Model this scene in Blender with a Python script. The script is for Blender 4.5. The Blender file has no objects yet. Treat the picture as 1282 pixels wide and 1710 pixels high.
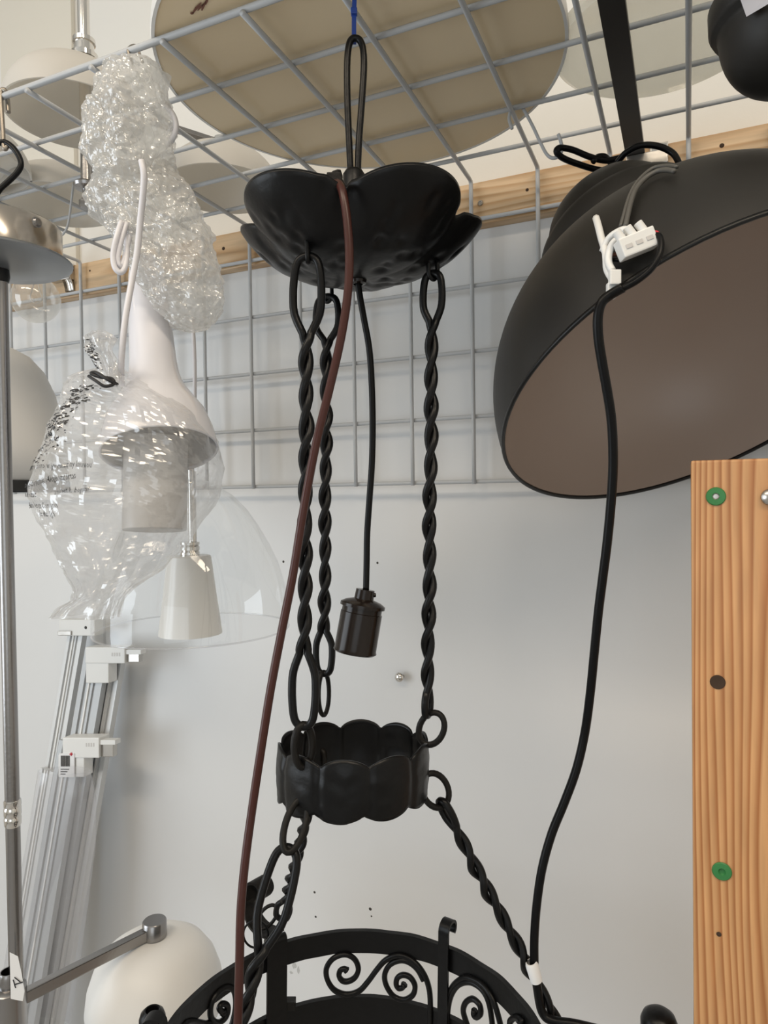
import bpy, bmesh, math, random
from mathutils import Vector, Matrix, noise
random.seed(7)
PI = math.pi
scene = bpy.context.scene
COL = scene.collection
EYE = 1.65                      # camera height above the floor
# ------------------------------------------------------------------ camera
FPX = 1148.92
YAW, PITCH, ROLL = .416225, -.0177688, -.0131993
_f = Vector((-math.sin(YAW)*math.cos(PITCH), math.cos(YAW)*math.cos(PITCH), math.sin(PITCH)))
_r0 = Vector((math.cos(YAW), math.sin(YAW), 0)); _u0 = _r0.cross(_f)
CR = _r0*math.cos(ROLL) + _u0*math.sin(ROLL)
CU = -_r0*math.sin(ROLL) + _u0*math.cos(ROLL)
CF = _f
CAM = Vector((0, 0, EYE))
cd = bpy.data.cameras.new('camera'); co = bpy.data.objects.new('camera', cd); COL.objects.link(co)
co.matrix_world = Matrix(((CR.x, CU.x, -CF.x, CAM.x), (CR.y, CU.y, -CF.y, CAM.y), (CR.z, CU.z, -CF.z, CAM.z), (0, 0, 0, 1)))
cd.sensor_fit = 'VERTICAL'; cd.sensor_height = 24.0; cd.lens = 24.0*FPX/1710.0
cd.clip_start = .02; cd.clip_end = 50
scene.camera = co
# ------------------------------------------------------------------ world, lights, exposure
scene.view_settings.view_transform = 'Standard'
scene.view_settings.look = 'None'
scene.view_settings.gamma = 1.0
scene.view_settings.use_curve_mapping = False
scene.view_settings.exposure = 0.03
cy = scene.cycles
cy.max_bounces = 7; cy.diffuse_bounces = 3; cy.glossy_bounces = 3; cy.transmission_bounces = 4; cy.transparent_max_bounces = 14
cy.caustics_reflective = False; cy.caustics_refractive = False
w = bpy.data.worlds.new('world'); scene.world = w; w.use_nodes = True
w.node_tree.nodes['Background'].inputs[0].default_value = (.9, .95, 1, 1)
w.node_tree.nodes['Background'].inputs[1].default_value = .25

def area(name, loc, target, sx, sy, power, col):
    l = bpy.data.lights.new(name, 'AREA'); l.shape = 'RECTANGLE'; l.size = sx; l.size_y = sy
    l.energy = power; l.color = col
    o = bpy.data.objects.new(name, l); COL.objects.link(o); o.location = loc
    o.rotation_euler = (Vector(target)-Vector(loc)).to_track_quat('-Z', 'Y').to_euler()
    return o
# daylight through the shop windows behind and to the left of the viewer, ceiling tubes above
area('window_daylight', (-2.3, -1.2, 1.6), (2, -.6, 1.3), 1.8, 1.6, 37, (.82, .91, 1))
area('shopfront_daylight', (.9, -3.1, 1.5), (.1, 1, 1.4), 2.0, 1.7, 13, (.82, .91, 1))
area('ceiling_tube_light', (-.9, -.75, 3.1), (-.9, -.55, 0), 1.4, .25, 18.5, (1, .845, .655))
area('ceiling_tube_light', (.75, -.45, 3.1), (.75, -.25, 0), 1.4, .25, 21, (1, .845, .655))

# ------------------------------------------------------------------ placing helpers
def ray(u, v): return CF + CR*((u-641)/FPX) + CU*((855-v)/FPX)
def P(u, v, d): return CAM + ray(u, v)*d
def PZ(u, v, z): d = ray(u, v); return CAM + d*(z/d.z)
def PY(u, v, y): d = ray(u, v); return CAM + d*(y/d.y)

# ------------------------------------------------------------------ materials
def mat(name, col, rough=.5, metal=0., spec=.5, bump=0., bscale=60., var=0., vscale=8., coat=0., trans=0., det=3):
    m = bpy.data.materials.new(name); m.use_nodes = True
    nt = m.node_tree; b = nt.nodes['Principled BSDF']
    c4 = (col[0], col[1], col[2], 1)
    b.inputs['Base Color'].default_value = c4
    b.inputs['Roughness'].default_value = rough
    b.inputs['Metallic'].default_value = metal
    b.inputs['Specular IOR Level'].default_value = spec
    b.inputs['Coat Weight'].default_value = coat
    b.inputs['Coat Roughness'].default_value = .12
    if trans: b.inputs['Transmission Weight'].default_value = trans
    tc = nt.nodes.new('ShaderNodeTexCoord')
    n = nt.nodes.new('ShaderNodeTexNoise'); n.inputs['Scale'].default_value = vscale; n.inputs['Detail'].default_value = det
    nt.links.new(tc.outputs['Object'], n.inputs['Vector'])
    v = max(var, .02)
    mx = nt.nodes.new('ShaderNodeMix'); mx.data_type = 'RGBA'
    mx.inputs[6].default_value = tuple(max(0, x*(1-v)) for x in col)+(1,)
    mx.inputs[7].default_value = tuple(min(1, x*(1+v)) for x in col)+(1,)
    nt.links.new(n.outputs['Fac'], mx.inputs[0]); nt.links.new(mx.outputs[2], b.inputs['Base Color'])
    if bump:
        n2 = nt.nodes.new('ShaderNodeTexNoise'); n2.inputs['Scale'].default_value = bscale; n2.inputs['Detail'].default_value = 4
        nt.links.new(tc.outputs['Object'], n2.inputs['Vector'])
        bp = nt.nodes.new('ShaderNodeBump'); bp.inputs['Strength'].default_value = bump; bp.inputs['Distance'].default_value = .002
        nt.links.new(n2.outputs['Fac'], bp.inputs['Height']); nt.links.new(bp.outputs['Normal'], b.inputs['Normal'])
    return m

def clear_mat(name, tint=(.95, .96, .96), haze=.08, hazecol=(.9, .9, .9), gl_rough=.05, base=.05, edge=.75, bump=0., bscale=40.):
    """thin clear plastic or glass: transparent, with a reflection that grows to the edges and a little white haze"""
    m = bpy.data.materials.new(name); m.use_nodes = True
    nt = m.node_tree; N = nt.nodes; L = nt.links
    N.remove(N['Principled BSDF']); out = N['Material Output']
    tr = N.new('ShaderNodeBsdfTransparent'); tr.inputs[0].default_value = tint+(1,)
    gl = N.new('ShaderNodeBsdfGlossy'); gl.inputs['Roughness'].default_value = gl_rough; gl.inputs[0].default_value = (1, 1, 1, 1)
    df = N.new('ShaderNodeBsdfDiffuse'); df.inputs[0].default_value = hazecol+(1,)
    tl = N.new('ShaderNodeBsdfTranslucent'); tl.inputs[0].default_value = hazecol+(1,)
    dm = N.new('ShaderNodeMixShader'); dm.inputs[0].default_value = .5
    L.new(df.outputs[0], dm.inputs[1]); L.new(tl.outputs[0], dm.inputs[2])
    m1 = N.new('ShaderNodeMixShader'); m1.inputs[0].default_value = haze
    L.new(tr.outputs[0], m1.inputs[1]); L.new(dm.outputs[0], m1.inputs[2])
    lw = N.new('ShaderNodeLayerWeight'); lw.inputs['Blend'].default_value = .5
    mr = N.new('ShaderNodeMath'); mr.operation = 'POWER'; mr.inputs[1].default_value = 4.
    L.new(lw.outputs['Facing'], mr.inputs[0])
    ma = N.new('ShaderNodeMath'); ma.operation = 'MULTIPLY_ADD'; ma.inputs[1].default_value = edge; ma.inputs[2].default_value = base
    L.new(mr.outputs[0], ma.inputs[0])
    m2 = N.new('ShaderNodeMixShader'); L.new(ma.outputs[0], m2.inputs[0])
    L.new(m1.outputs[0], m2.inputs[1]); L.new(gl.outputs[0], m2.inputs[2])
    L.new(m2.outputs[0], out.inputs[0])
    if bump:
        tc = N.new('ShaderNodeTexCoord'); n2 = N.new('ShaderNodeTexVoronoi'); n2.inputs['Scale'].default_value = bscale
        L.new(tc.outputs['Object'], n2.inputs['Vector'])
        bp = N.new('ShaderNodeBump'); bp.inputs['Strength'].default_value = bump; bp.inputs['Distance'].default_value = .004
        L.new(n2.outputs['Distance'], bp.inputs['Height'])
        for s in (gl, df, tl): L.new(bp.outputs['Normal'], s.inputs['Normal'])
    return m

def wood(name, light, dark, along, scale=22., stretch=.06, rough=.45, nscale=9., lines=60.):
    """pine: bands of growth rings drawn out along one axis"""
    m = bpy.data.materials.new(name); m.use_nodes = True
    nt = m.node_tree; N = nt.nodes; L = nt.links; b = N['Principled BSDF']
    tc = N.new('ShaderNodeTexCoord'); mp = N.new('ShaderNodeMapping')
    s = [1, 1, 1]; s[along] = stretch
    mp.inputs['Scale'].default_value = s
    L.new(tc.outputs['Object'], mp.inputs['Vector'])
    n0 = N.new('ShaderNodeTexNoise'); n0.inputs['Scale'].default_value = nscale; n0.inputs['Detail'].default_value = 1.2
    L.new(mp.outputs[0], n0.inputs['Vector'])
    sx = N.new('ShaderNodeSeparateXYZ'); L.new(tc.outputs['Object'], sx.inputs[0])
    w0 = N.new('ShaderNodeMath'); w0.operation = 'MULTIPLY'; w0.inputs[1].default_value = lines
    L.new(sx.outputs['X' if along == 2 else 'Z'], w0.inputs[0])
    wv = N.new('ShaderNodeMath'); wv.operation = 'MULTIPLY_ADD'; wv.inputs[1].default_value = scale
    L.new(n0.outputs['Fac'], wv.inputs[0]); L.new(w0.outputs[0], wv.inputs[2])
    fr = N.new('ShaderNodeMath'); fr.operation = 'FRACT'; L.new(wv.outputs[0], fr.inputs[0])
    rp = N.new('ShaderNodeValToRGB')
    rp.color_ramp.elements[0].position = 0.; rp.color_ramp.elements[0].color = light+(1,)
    rp.color_ramp.elements[1].position = 1.; rp.color_ramp.elements[1].color = light+(1,)
    for p_, c_ in ((.35, tuple(.75*x+.25*y for x, y in zip(light, dark))), (.8, dark), (.92, tuple(.6*x+.4*y for x, y in zip(light, dark)))):
        e = rp.color_ramp.elements.new(p_); e.color = tuple(c_)+(1,)
    L.new(fr.outputs[0], rp.inputs[0])
    n1 = N.new('ShaderNodeTexNoise'); n1.inputs['Scale'].default_value = 160.; n1.inputs['Detail'].default_value = 2
    L.new(mp.outputs[0], n1.inputs['Vector'])
    mx = N.new('ShaderNodeMix'); mx.data_type = 'RGBA'; mx.blend_type = 'MULTIPLY'; mx.inputs[0].default_value = .4
    L.new(rp.outputs[0], mx.inputs[6]); L.new(n1.outputs['Color'], mx.inputs[7])
    mg = N.new('ShaderNodeMix'); mg.data_type = 'RGBA'; mg.blend_type = 'MULTIPLY'; mg.inputs[0].default_value = 0.
    L.new(n1.outputs['Fac'], mx.inputs[7]); L.new(mx.outputs[2], b.inputs['Base Color'])
    bp = N.new('ShaderNodeBump'); bp.inputs['Strength'].default_value = .15; bp.inputs['Distance'].default_value = .001
    L.new(n1.outputs['Fac'], bp.inputs['Height']); L.new(bp.outputs[0], b.inputs['Normal'])
    b.inputs['Roughness'].default_value = rough
    return m

M = {}
M['wall'] = mat('painted wall', (.86, .845, .80), .75, bump=.12, bscale=120, var=.02, vscale=3)
M['panel'] = mat('white wall board', (.76, .765, .765), .34, spec=.45, bump=.03, bscale=30, var=.02, vscale=2)
M['cream'] = mat('cream paint', (.80, .76, .67), .7, bump=.1, bscale=120)
M['floor'] = mat('grey floor', (.43, .42, .405), .5, bump=.1, var=.1)
M['ceiling'] = mat('ceiling white', (.85, .84, .81), .85)
M['iron'] = mat('black wrought iron', (.0045, .0045, .0048), .34, spec=.23, bump=.25, bscale=90, var=.25, vscale=40)
M['iron_worn'] = mat('worn black iron', (.011, .010, .009), .45, spec=.18, bump=.35, bscale=160, var=.5, vscale=60)
M['cable'] = mat('black cable', (.003, .003, .0033), .36, spec=.18)
M['brown_cable'] = mat('red brown cable', (.052, .0145, .0105), .33, spec=.35, var=.15, vscale=30)
M['white_cable'] = mat('white cable', (.78, .77, .80), .35)
M['grey_cable'] = mat('grey cable', (.10, .095, .085), .45)
M['bakelite'] = mat('dark brown bakelite', (.012, .008, .006), .20, spec=.3)
M['blue'] = mat('blue plastic', (.025, .07, .34), .35)
M['wire'] = mat('grey white powder coat', (.52, .535, .55), .42, spec=.4, bump=.1, bscale=200)
M['steel'] = mat('galvanised steel', (.52, .50, .47), .3, metal=1., bump=.1)
M['zinc_hook'] = mat('dull steel hook', (.30, .27, .23), .38, metal=1.)
M['chrome'] = mat('chrome', (.72, .70, .67), .09, metal=1.)
M['brushed'] = mat('brushed nickel', (.33, .32, .315), .27, metal=1., bump=.08, bscale=200)
M['canopy_nickel'] = mat('warm nickel', (.45, .41, .365), .2, metal=1.)
M['satin_grey'] = mat('satin grey metal', (.26, .27, .28), .32, metal=.7)
M['bar'] = mat('dark steel bar', (.055, .05, .046), .42, metal=.6)
M['opal'] = mat('opal white glass', (.84, .83, .805), .22, spec=.5)
M['opal_matt'] = mat('matt white glass', (.82, .81, .785), .45, spec=.35)
M['opal_thin'] = mat('thin opal glass', (.82, .81, .785), .45, spec=.35)
nt_ = M['opal_thin'].node_tree; pb_ = nt_.nodes['Principled BSDF']
tl_ = nt_.nodes.new('ShaderNodeBsdfTranslucent'); tl_.inputs[0].default_value = (.92, .87, .78, 1)
mx_ = nt_.nodes.new('ShaderNodeMixShader'); mx_.inputs[0].default_value = .4
nt_.links.new(pb_.outputs[0], mx_.inputs[1]); nt_.links.new(tl_.outputs[0], mx_.inputs[2]); nt_.links.new(mx_.outputs[0], nt_.nodes['Material Output'].inputs[0])
M['white_gloss'] = mat('white gloss enamel', (.80, .80, .85), .12, spec=.6)
M['grey_inside'] = mat('grey white inside', (.60, .58, .56), .4)
M['cream_glass'] = mat('cream diffuser glass', (.83, .67, .44), .26, spec=.5, var=.03, vscale=4)
M['black_matt'] = mat('matt black lacquer', (.0175, .0160, .0142), .52, spec=.35)
M['black_edge'] = mat('black rim', (.006, .006, .006), .35, spec=.3)
M['taupe'] = mat('taupe lacquer inside', (.44, .35, .295), .36, spec=.45, var=.03)
M['white_plastic'] = mat('white plastic', (.80, .80, .78), .38)
M['print'] = mat('black print', (.02, .02, .022), .6)
M['red_print'] = mat('red print', (.6, .03, .05), .6)
M['paper'] = mat('paper sticker', (.80, .80, .80), .6)
M['grey_sticker'] = mat('grey sticker', (.42, .42, .46), .5)
M['green'] = mat('green washer', (.035, .20, .055), .4)
M['hole'] = mat('dark hole', (.05, .028, .016), .9)
M['wall_hole'] = mat('drill hole', (.06, .055, .05), .9)
M['smudge'] = mat('brown smudge', (.20, .085, .055), .8)
M['black_band'] = mat('black band', (.016, .016, .016), .5)
M['alu'] = mat('white aluminium', (.66, .67, .67), .35, metal=.1)
M['alu_dark'] = mat('grey aluminium', (.46, .475, .485), .38, metal=.15)
M['beam'] = wood('pale pine', (.83, .60, .37), (.62, .375, .18), 0, scale=16, stretch=.07, nscale=11., lines=60.)
M['post'] = wood('varnished pine', (.80, .44, .195), (.47, .18, .055), 2, scale=11, stretch=.09, rough=.38, nscale=14., lines=150.)
M['glass'] = clear_mat('clear glass', (.985, .99, .99), .015, (.9, .9, .9), .02, .045, .75)
M['frost'] = clear_mat('frosted glass', (.9, .9, .87), .45, (.9, .89, .84), .12, .06, .5)
M['poly'] = clear_mat('clear polythene', (.97, .97, .97), .26, (.93, .93, .93), .13, .10, .60, bump=.15, bscale=45)
M['bubble'] = clear_mat('bubble wrap', (.94, .94, .93), .50, (.93, .92, .90), .10, .10, .5, bump=.5, bscale=150)
M['film'] = clear_mat('stretch film', (.95, .95, .96), .13, (.9, .9, .92), .12, .06, .5)
M['bulb_glass'] = clear_mat('dusty bulb glass', (.93, .93, .92), .24, (.88, .87, .84), .08, .08, .6)

# ------------------------------------------------------------------ object helpers
def thing(name, loc, label, cat, group=None):
    o = bpy.data.objects.new(name, None); COL.objects.link(o); o.location = loc; o.empty_display_size = .02
    o['label'] = label; o['category'] = cat
    if group: o['group'] = group
    return o
def tag(o, label, cat, group=None):
    o['label'] = label; o['category'] = cat
    if group: o['group'] = group
    return o
def link(name, me, m, parent=None, smooth=True, label=None):
    me.materials.append(M[m] if isinstance(m, str) else m)
    if smooth:
        me.polygons.foreach_set('use_smooth', [True]*len(me.polygons))
    me.update()
    o = bpy.data.objects.new(name, me); COL.objects.link(o)
    if parent is not None:
        o.parent = parent
        root = parent
        if parent.type == 'EMPTY': o.matrix_parent_inverse = Matrix.Translation(-parent.location)
    if label: o['label'] = label
    return o
def mesh(name, vs, fs):
    me = bpy.data.meshes.new(name); me.from_pydata([tuple(v) for v in vs], [], fs); me.validate(); return me
def sharp(o, ang=35):
    me = o.data; bm = bmesh.new(); bm.from_mesh(me)
    for e in bm.edges:
        if len(e.link_faces) == 2 and e.calc_face_angle(0) > math.radians(ang): e.smooth = False
    bm.to_mesh(me); bm.free(); return o
def catmull(pts, n=8, closed=False):
    pts = [Vector(p) for p in pts]; out = []; m = len(pts)
    rng = range(m) if closed else range(m-1)
    for i in rng:
        if closed: a, b, c, d = pts[i-1], pts[i], pts[(i+1) % m], pts[(i+2) % m]
        else: a, b, c, d = pts[max(i-1, 0)], pts[i], pts[i+1], pts[min(i+2, m-1)]
        for k in range(n):
            t = k/n
            out.append(.5*((2*b)+(c-a)*t+(2*a-5*b+4*c-d)*t*t+(3*b-a-3*c+d)*t**3))
    if not closed: out.append(pts[-1].copy())
    return out
def tube_data(pts, r, seg=8, closed=False, flat=None):
    """sweep a circle (or an ellipse flat=(ra,rb)) along pts; r may be a list"""
    pts = [Vector(p) for p in pts]; n = len(pts)
    T = []
    for i in range(n):
        if closed: t = pts[(i+1) % n]-pts[i-1]
        else: t = pts[min(i+1, n-1)]-pts[max(i-1, 0)]
        T.append(t.normalized() if t.length > 1e-9 else Vector((0, 0, 1)))
    nrm = T[0].orthogonal().normalized(); Ns = [nrm]
    for i in range(1, n):
        q = T[i-1].rotation_difference(T[i]); nrm = (q @ nrm); nrm = (nrm-T[i]*nrm.dot(T[i])).normalized(); Ns.append(nrm)
    tw = 0
    if closed:
        q = T[-1].rotation_difference(T[0]); e = q @ Ns[-1]
        tw = math.atan2(T[0].dot(Ns[0].cross(e)), Ns[0].dot(e))
    vs = []
    for i in range(n):
        b = T[i].cross(Ns[i]); rr = r[i] if isinstance(r, (list, tuple)) else r
        for k in range(seg):
            a = 2*PI*k/seg - (tw*i/n if closed else 0)
            vs.append(pts[i]+Ns[i]*(rr*math.cos(a))+b*(rr*math.sin(a)))
    fs = []
    for i in range(n if closed else n-1):
        j = (i+1) % n
        for k in range(seg):
            l = (k+1) % seg
            fs.append((i*seg+k, i*seg+l, j*seg+l, j*seg+k))
    if not closed:
        fs.append(tuple(reversed(range(seg)))); fs.append(tuple((n-1)*seg+k for k in range(seg)))
    return vs, fs
def tube(name, pts, r, m, parent=None, seg=8, closed=False, label=None):
    return link(name, mesh(name, *tube_data(pts, r, seg, closed)), m, parent, True, label)
def multi(name, datas, m, parent=None, smooth=True, label=None):
    V, F = [], []
    for vs, fs in datas:
        o = len(V); V += list(vs); F += [tuple(i+o for i in f) for f in fs]
    return link(name, mesh(name, V, F), m, parent, smooth, label)
def frame_from(axis, up=Vector((0, 0, 1))):
    z = Vector(axis).normalized(); x = up.cross(z)
    if x.length < 1e-4: x = Vector((1, 0, 0))
    x.normalize(); y = z.cross(x)
    return Matrix((x, y, z)).transposed()
def lathe_data(prof, c, axis=(0, 0, 1), seg=48, f=None):
    """revolve (r,h) pairs about axis through c; f(angle,r,h)->(r,h) may deform"""
    R = frame_from(axis); vs, fs = [], []; n = len(prof); c = Vector(c)
    for k in range(seg):
        a = 2*PI*k/seg
        for r, h in prof:
            if f: r, h = f(a, r, h)
            vs.append(c + R @ Vector((r*math.cos(a), r*math.sin(a), h)))
    for k in range(seg):
        l = (k+1) % seg
        for i in range(n-1):
            if prof[i][0] < 1e-7 and prof[i+1][0] < 1e-7: continue
            fs.append((k*n+i, l*n+i, l*n+i+1, k*n+i+1))
    return vs, fs
def lathe(name, prof, c, m, parent=None, axis=(0, 0, 1), seg=48, f=None, label=None, sh=40):
    me = mesh(name, *lathe_data(prof, c, axis, seg, f))
    bm = bmesh.new(); bm.from_mesh(me); bmesh.ops.remove_doubles(bm, verts=bm.verts, dist=1e-6)
    bmesh.ops.dissolve_degenerate(bm, edges=bm.edges, dist=1e-7); bmesh.ops.recalc_face_normals(bm, faces=bm.faces)
    bm.to_mesh(me); bm.free()
    o = link(name, me, m, parent, True, label)
    return sharp(o, sh) if sh else o
def hexa(p):       # 8 corners: bottom loop 0-3, top loop 4-7
    return p, [(0, 3, 2, 1), (4, 5, 6, 7), (0, 1, 5, 4), (1, 2, 6, 5), (2, 3, 7, 6), (3, 0, 4, 7)]
def obox_data(c, ax, ay, az):  # centre and half-extent vectors
    c, ax, ay, az = Vector(c), Vector(ax), Vector(ay), Vector(az)
    return hexa([c-ax-ay-az, c+ax-ay-az, c+ax+ay-az, c-ax+ay-az, c-ax-ay+az, c+ax-ay+az, c+ax+ay+az, c-ax+ay+az])
def bevel(me, w, s=2):
    bm = bmesh.new(); bm.from_mesh(me); bmesh.ops.recalc_face_normals(bm, faces=bm.faces)
    if w: bmesh.ops.bevel(bm, geom=list(bm.edges), offset=w, segments=s, affect='EDGES', profile=.6)
    bm.to_mesh(me); bm.free()
def obox(name, c, ax, ay, az, m, parent=None, bev=.001, label=None):
    me = mesh(name, *obox_data(c, ax, ay, az)); bevel(me, bev)
    return link(name, me, m, parent, False, label)
def box(name, x0, x1, y0, y1, z0, z1, m, parent=None, bev=0., label=None):
    return obox(name, ((x0+x1)/2, (y0+y1)/2, (z0+z1)/2), ((x1-x0)/2, 0, 0), (0, (y1-y0)/2, 0), (0, 0, (z1-z0)/2), m, parent, bev, label)
def struct(o):
    o['kind'] = 'structure'; return o
def strip_data(pts, wdir, half, thick, ndirs):
    """flat bar: rectangle swept along pts, wide along wdir, thick along ndirs[i]"""
    vs, fs = [], []; n = len(pts); wd = Vector(wdir)
    for p, nd in zip(pts, ndirs):
        p = Vector(p); nd = Vector(nd)
        vs += [p-wd*half-nd*thick, p+wd*half-nd*thick, p+wd*half+nd*thick, p-wd*half+nd*thick]
    for i in range(n-1):
        for k in range(4):
            l = (k+1) % 4; fs.append((i*4+k, i*4+l, i*4+4+l, i*4+4+k))
    fs += [(3, 2, 1, 0), tuple((n-1)*4+k for k in range(4))]
    return vs, fs

# ------------------------------------------------------------------ the setting
D = 1.0124                      # plane of the wire mesh on the wall
HB = EYE + .479                 # height of the overhead mesh
YP = D + .030                   # face of the wall board
YW = D + .050                   # face of the painted wall
ZBT, ZBB = EYE + .4795, EYE + .416
struct(box('floor', -2.6, 2.4, -3.4, YW+.1, -.05, 0, 'floor'))
struct(box('ceiling', -2.6, 2.4, -3.4, YW+.1, 3.2, 3.25, 'ceiling'))
struct(box('wall_back', -2.6, 2.4, YW, YW+.1, 0, 3.2, 'wall'))
struct(box('wall_left', -2.7, -2.6, -3.4, YW, 0, 3.2, 'wall'))
struct(box('wall_right', 2.4, 2.5, -3.4, YW, 0, 3.2, 'wall'))
struct(box('wall_front', -2.6, 2.4, -3.5, -3.4, 0, 3.2, 'wall'))
wb = struct(box('wall_board', -2.6, 2.4, YP, YW, 0, ZBB, 'panel', bev=.001))
wb['label'] = 'smooth white wall board below the pine batten'
struct(box('trim_1', -1.362, -1.152, YW-.010, YW, ZBT+.005, 3.2, 'cream', bev=.001))

# pine batten along the wall, carrying the mesh
bt = thing('wooden_batten', (0, YP, ZBB), 'pale pine batten running along the wall behind the wire mesh', 'batten')
box('beam', -2.0, 1.2, D+.010, YW-.001, ZBB, ZBT, 'beam', bt, .0015)
def screw(parent, p, n, r, m='steel'):
    n = Vector(n).normalized()
    o = lathe('screw', [(0, .0012), (r*.35, .0008), (r*.4, .0018), (r*.8, .0016), (r, 0), (0, -.001)], p, m, parent, axis=n, seg=14)
    return o
screw(bt, PY(802, 339, D+.0095), (0, -1, 0), .0045)
for (u, v, rr) in ((880, 317, .0024), (373, 415, .0032), (1205, 243, .003), (150, 452, .002)):
    k = PY(u, v, D+.0098)
    lathe('knot', [(0, .0006), (rr*.7, .0006), (rr, .0001)], k, 'hole', bt, axis=(0, -1, 0), seg=12)

# ------------------------------------------------------------------ bent wire mesh overhead and on the wall
X0 = -.69716
RW = .0032
CY = [.951, .857, .762, .666, .5745]
WZ = [EYE+.4218, EYE+.3228, EYE+.2239, EYE+.1250, EYE+.0260]
wm = thing('wire_mesh_panel', (X0+.3, .575, HB), 'grey white wire grid bent from overhead down along the wall', 'wire grid')
xs = [X0+i*.1 for i in range(-8, 13)]
for x in xs:
    pts = [(x, .5705, HB)] + [(x, y, HB) for y in (.62, .75, .9, D-.008)] + [(x, D-.002, HB-.001), (x, D, HB-.004), (x, D, HB-.012)]
    pts += [(x, D, EYE+z) for z in (.40, .30, .20, .10, .022)]
    tube('wire', pts, RW, 'wire', wm, 8)
for y in CY:
    tube('wire', [(xs[0]-.02+.15*k, y, HB+.0052) for k in range(15)], RW if y > .58 else .0036, 'wire', wm, 8)
for z in WZ:
    tube('wire', [(xs[0]-.02+.15*k, D+.0048, z) for k in range(15)], RW, 'wire', wm, 8)

# flat steel bars under the overhead mesh, fixed to the batten
def support(x, label, yf):
    t = thing('support_bar', (x, D, HB-.02), label, 'bracket')
    box('bar', x-.0122, x+.0122, yf, D+.008, HB-.0115, HB-.0035, 'bar', t, .0008)
    bx = x+.030
    pts = [(bx, D+.008, HB+.002), (bx, D+.004, HB-.012), (bx, D-.002, HB-.024), (bx, D+.004, HB-.036), (bx, D+.008, HB-.052)]
    me = mesh('bracket_plate', *strip_data(catmull(pts, 4), (1, 0, 0), .0115, .0012, [(0, 1, 0)]*17))
    link('bracket_plate', me, 'chrome', t, True)
    screw(t, (bx+.002, D+.004, HB-.006), (0, -1, 0), .004)
    box('bracket_foot', x-.012, bx+.011, D-.004, D+.0095, HB-.030, HB-.0118, 'steel', t, .001)
    return t
support(-.064, 'dark flat steel bar under the mesh above the black dome lamp', .30)
support(-1.165, 'short dark steel support bar behind the chrome canopy', .62)

# ------------------------------------------------------------------ wooden post at the right
pt = thing('wooden_post', (.0, .0, 0), 'orange pine upright with green screws at the right edge', 'post')
pl0 = P(1153, 771, .62); YPF = pl0.y; XL = pl0.x
pt.location = (XL+.06, YPF+.02, 0)
top = pl0.z+.001
me = mesh('upright', *obox_data((XL+.065, YPF+.022, top/2), (.065, 0, 0), (0, .022, 0), (0, 0, top/2))); bevel(me, .0022, 2)
po = link('upright', me, 'post', pt, False)
def post_pt(u, v): return PY(u, v, YPF-.0004)
for u, v in ((1195, 829), (1205, 1455)):
    w_ = lathe('washer', [(.0028, .0010), (.0032, .0016), (.0074, .0013), (.0082, .0004), (.0082, 0)], post_pt(u, v), 'green', pt, axis=(0, -1, 0), seg=26)
    lathe('screw', [(0, -.0004), (.0022, -.0002), (.0031, .0011)], post_pt(u, v), 'steel' if v < 900 else 'green', w_, axis=(0, -1, 0), seg=8)
lathe('screw_hole', [(0, .0001), (.0044, .0003), (.0058, .0006), (.0064, .0002)], post_pt(1198, 1139), 'hole', pt, axis=(0, -1, 0), seg=18)
lathe('knot', [(0, .0004), (.0016, .0005), (.0022, .0001)], post_pt(1200, 1560), 'hole', pt, axis=(0, -1, 0), seg=10)
lathe('bolt_head', [(0, .006), (.004, .0055), (.0068, .003), (.0072, 0)], post_pt(1285, 830), 'steel', pt, axis=(0, -1, 0), seg=18)

# ------------------------------------------------------------------ small things on the wall board
sp = PY(672, 1129, YP)
ws = thing('wall_screw', sp, 'small shiny screw sticking out of the white wall board', 'screw')
nd = Vector((-.15, -1, .05)).normalized()
lathe('screw_shank', [(.003, -.004), (.003, .011)], sp, 'steel', ws, axis=nd, seg=10)
lathe('screw_head', [(0, .0160), (.004, .0156), (.0076, .0128), (.0082, .011), (.0028, .0090)], sp, 'chrome', ws, axis=nd, seg=18)
for u, v, rr in ((473, 938, .0022), (630, 940, .002), (525, 1490, .0022), (618, 1518, .0028), (527, 1531, .0020), (146, 560, .002), (620, 1530, .0015)):
    p_ = PY(u, v, YP-.0001)
    o = lathe('drill_hole', [(0, .0001), (rr*.45, .0002), (rr*.8, .0004), (rr, 0)], p_, 'wall_hole', wb, axis=(0, -1, 0), seg=10)

M['scuff'] = mat('plaster scuff', (.52, .52, .51), .9)
for u, v, a, b in ((489, 1598, 3, 5), (491, 1612, 5, 7), (498, 1620, 3, 8), (486, 1624, 4, 3)):
    p_ = PY(u, v, YP-.0002); k_ = .00085
    vs = [p_+Vector((math.cos(t*PI/5)*a*k_*(1+.35*math.sin(t*2.3+u)), 0, math.sin(t*PI/5)*b*k_*(1+.3*math.cos(t*3.1+v)))) for t in range(10)]
    link('scuff_mark', mesh('scuff_mark', vs, [tuple(range(10))]), 'scuff', wb, False)

# ------------------------------------------------------------------ the wrought iron chandelier
DC = .65
def zc(z): return EYE+z
AX = P(594, 838, DC)                      # axis of the hanging lamp
AXx, AXy = AX.x, AX.y
FR = Vector((CF.x, CF.y, 0)).normalized(); RT = Vector((CR.x, CR.y, 0)).normalized()
LEAN = .024                               # the lamp does not hang quite plumb
def cpt(ang, r, z):                       # ang in degrees from the viewer's side, turning to the right
    a = math.radians(ang)
    v = RT*(math.sin(a)*r + LEAN*z) - FR*(math.cos(a)*r)
    return Vector((AXx+v.x, AXy+v.y, zc(z)))
ch = thing('chandelier', (AXx, AXy, zc(-.64)), 'black wrought iron chandelier on twisted chains with a petal canopy', 'chandelier')
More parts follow.
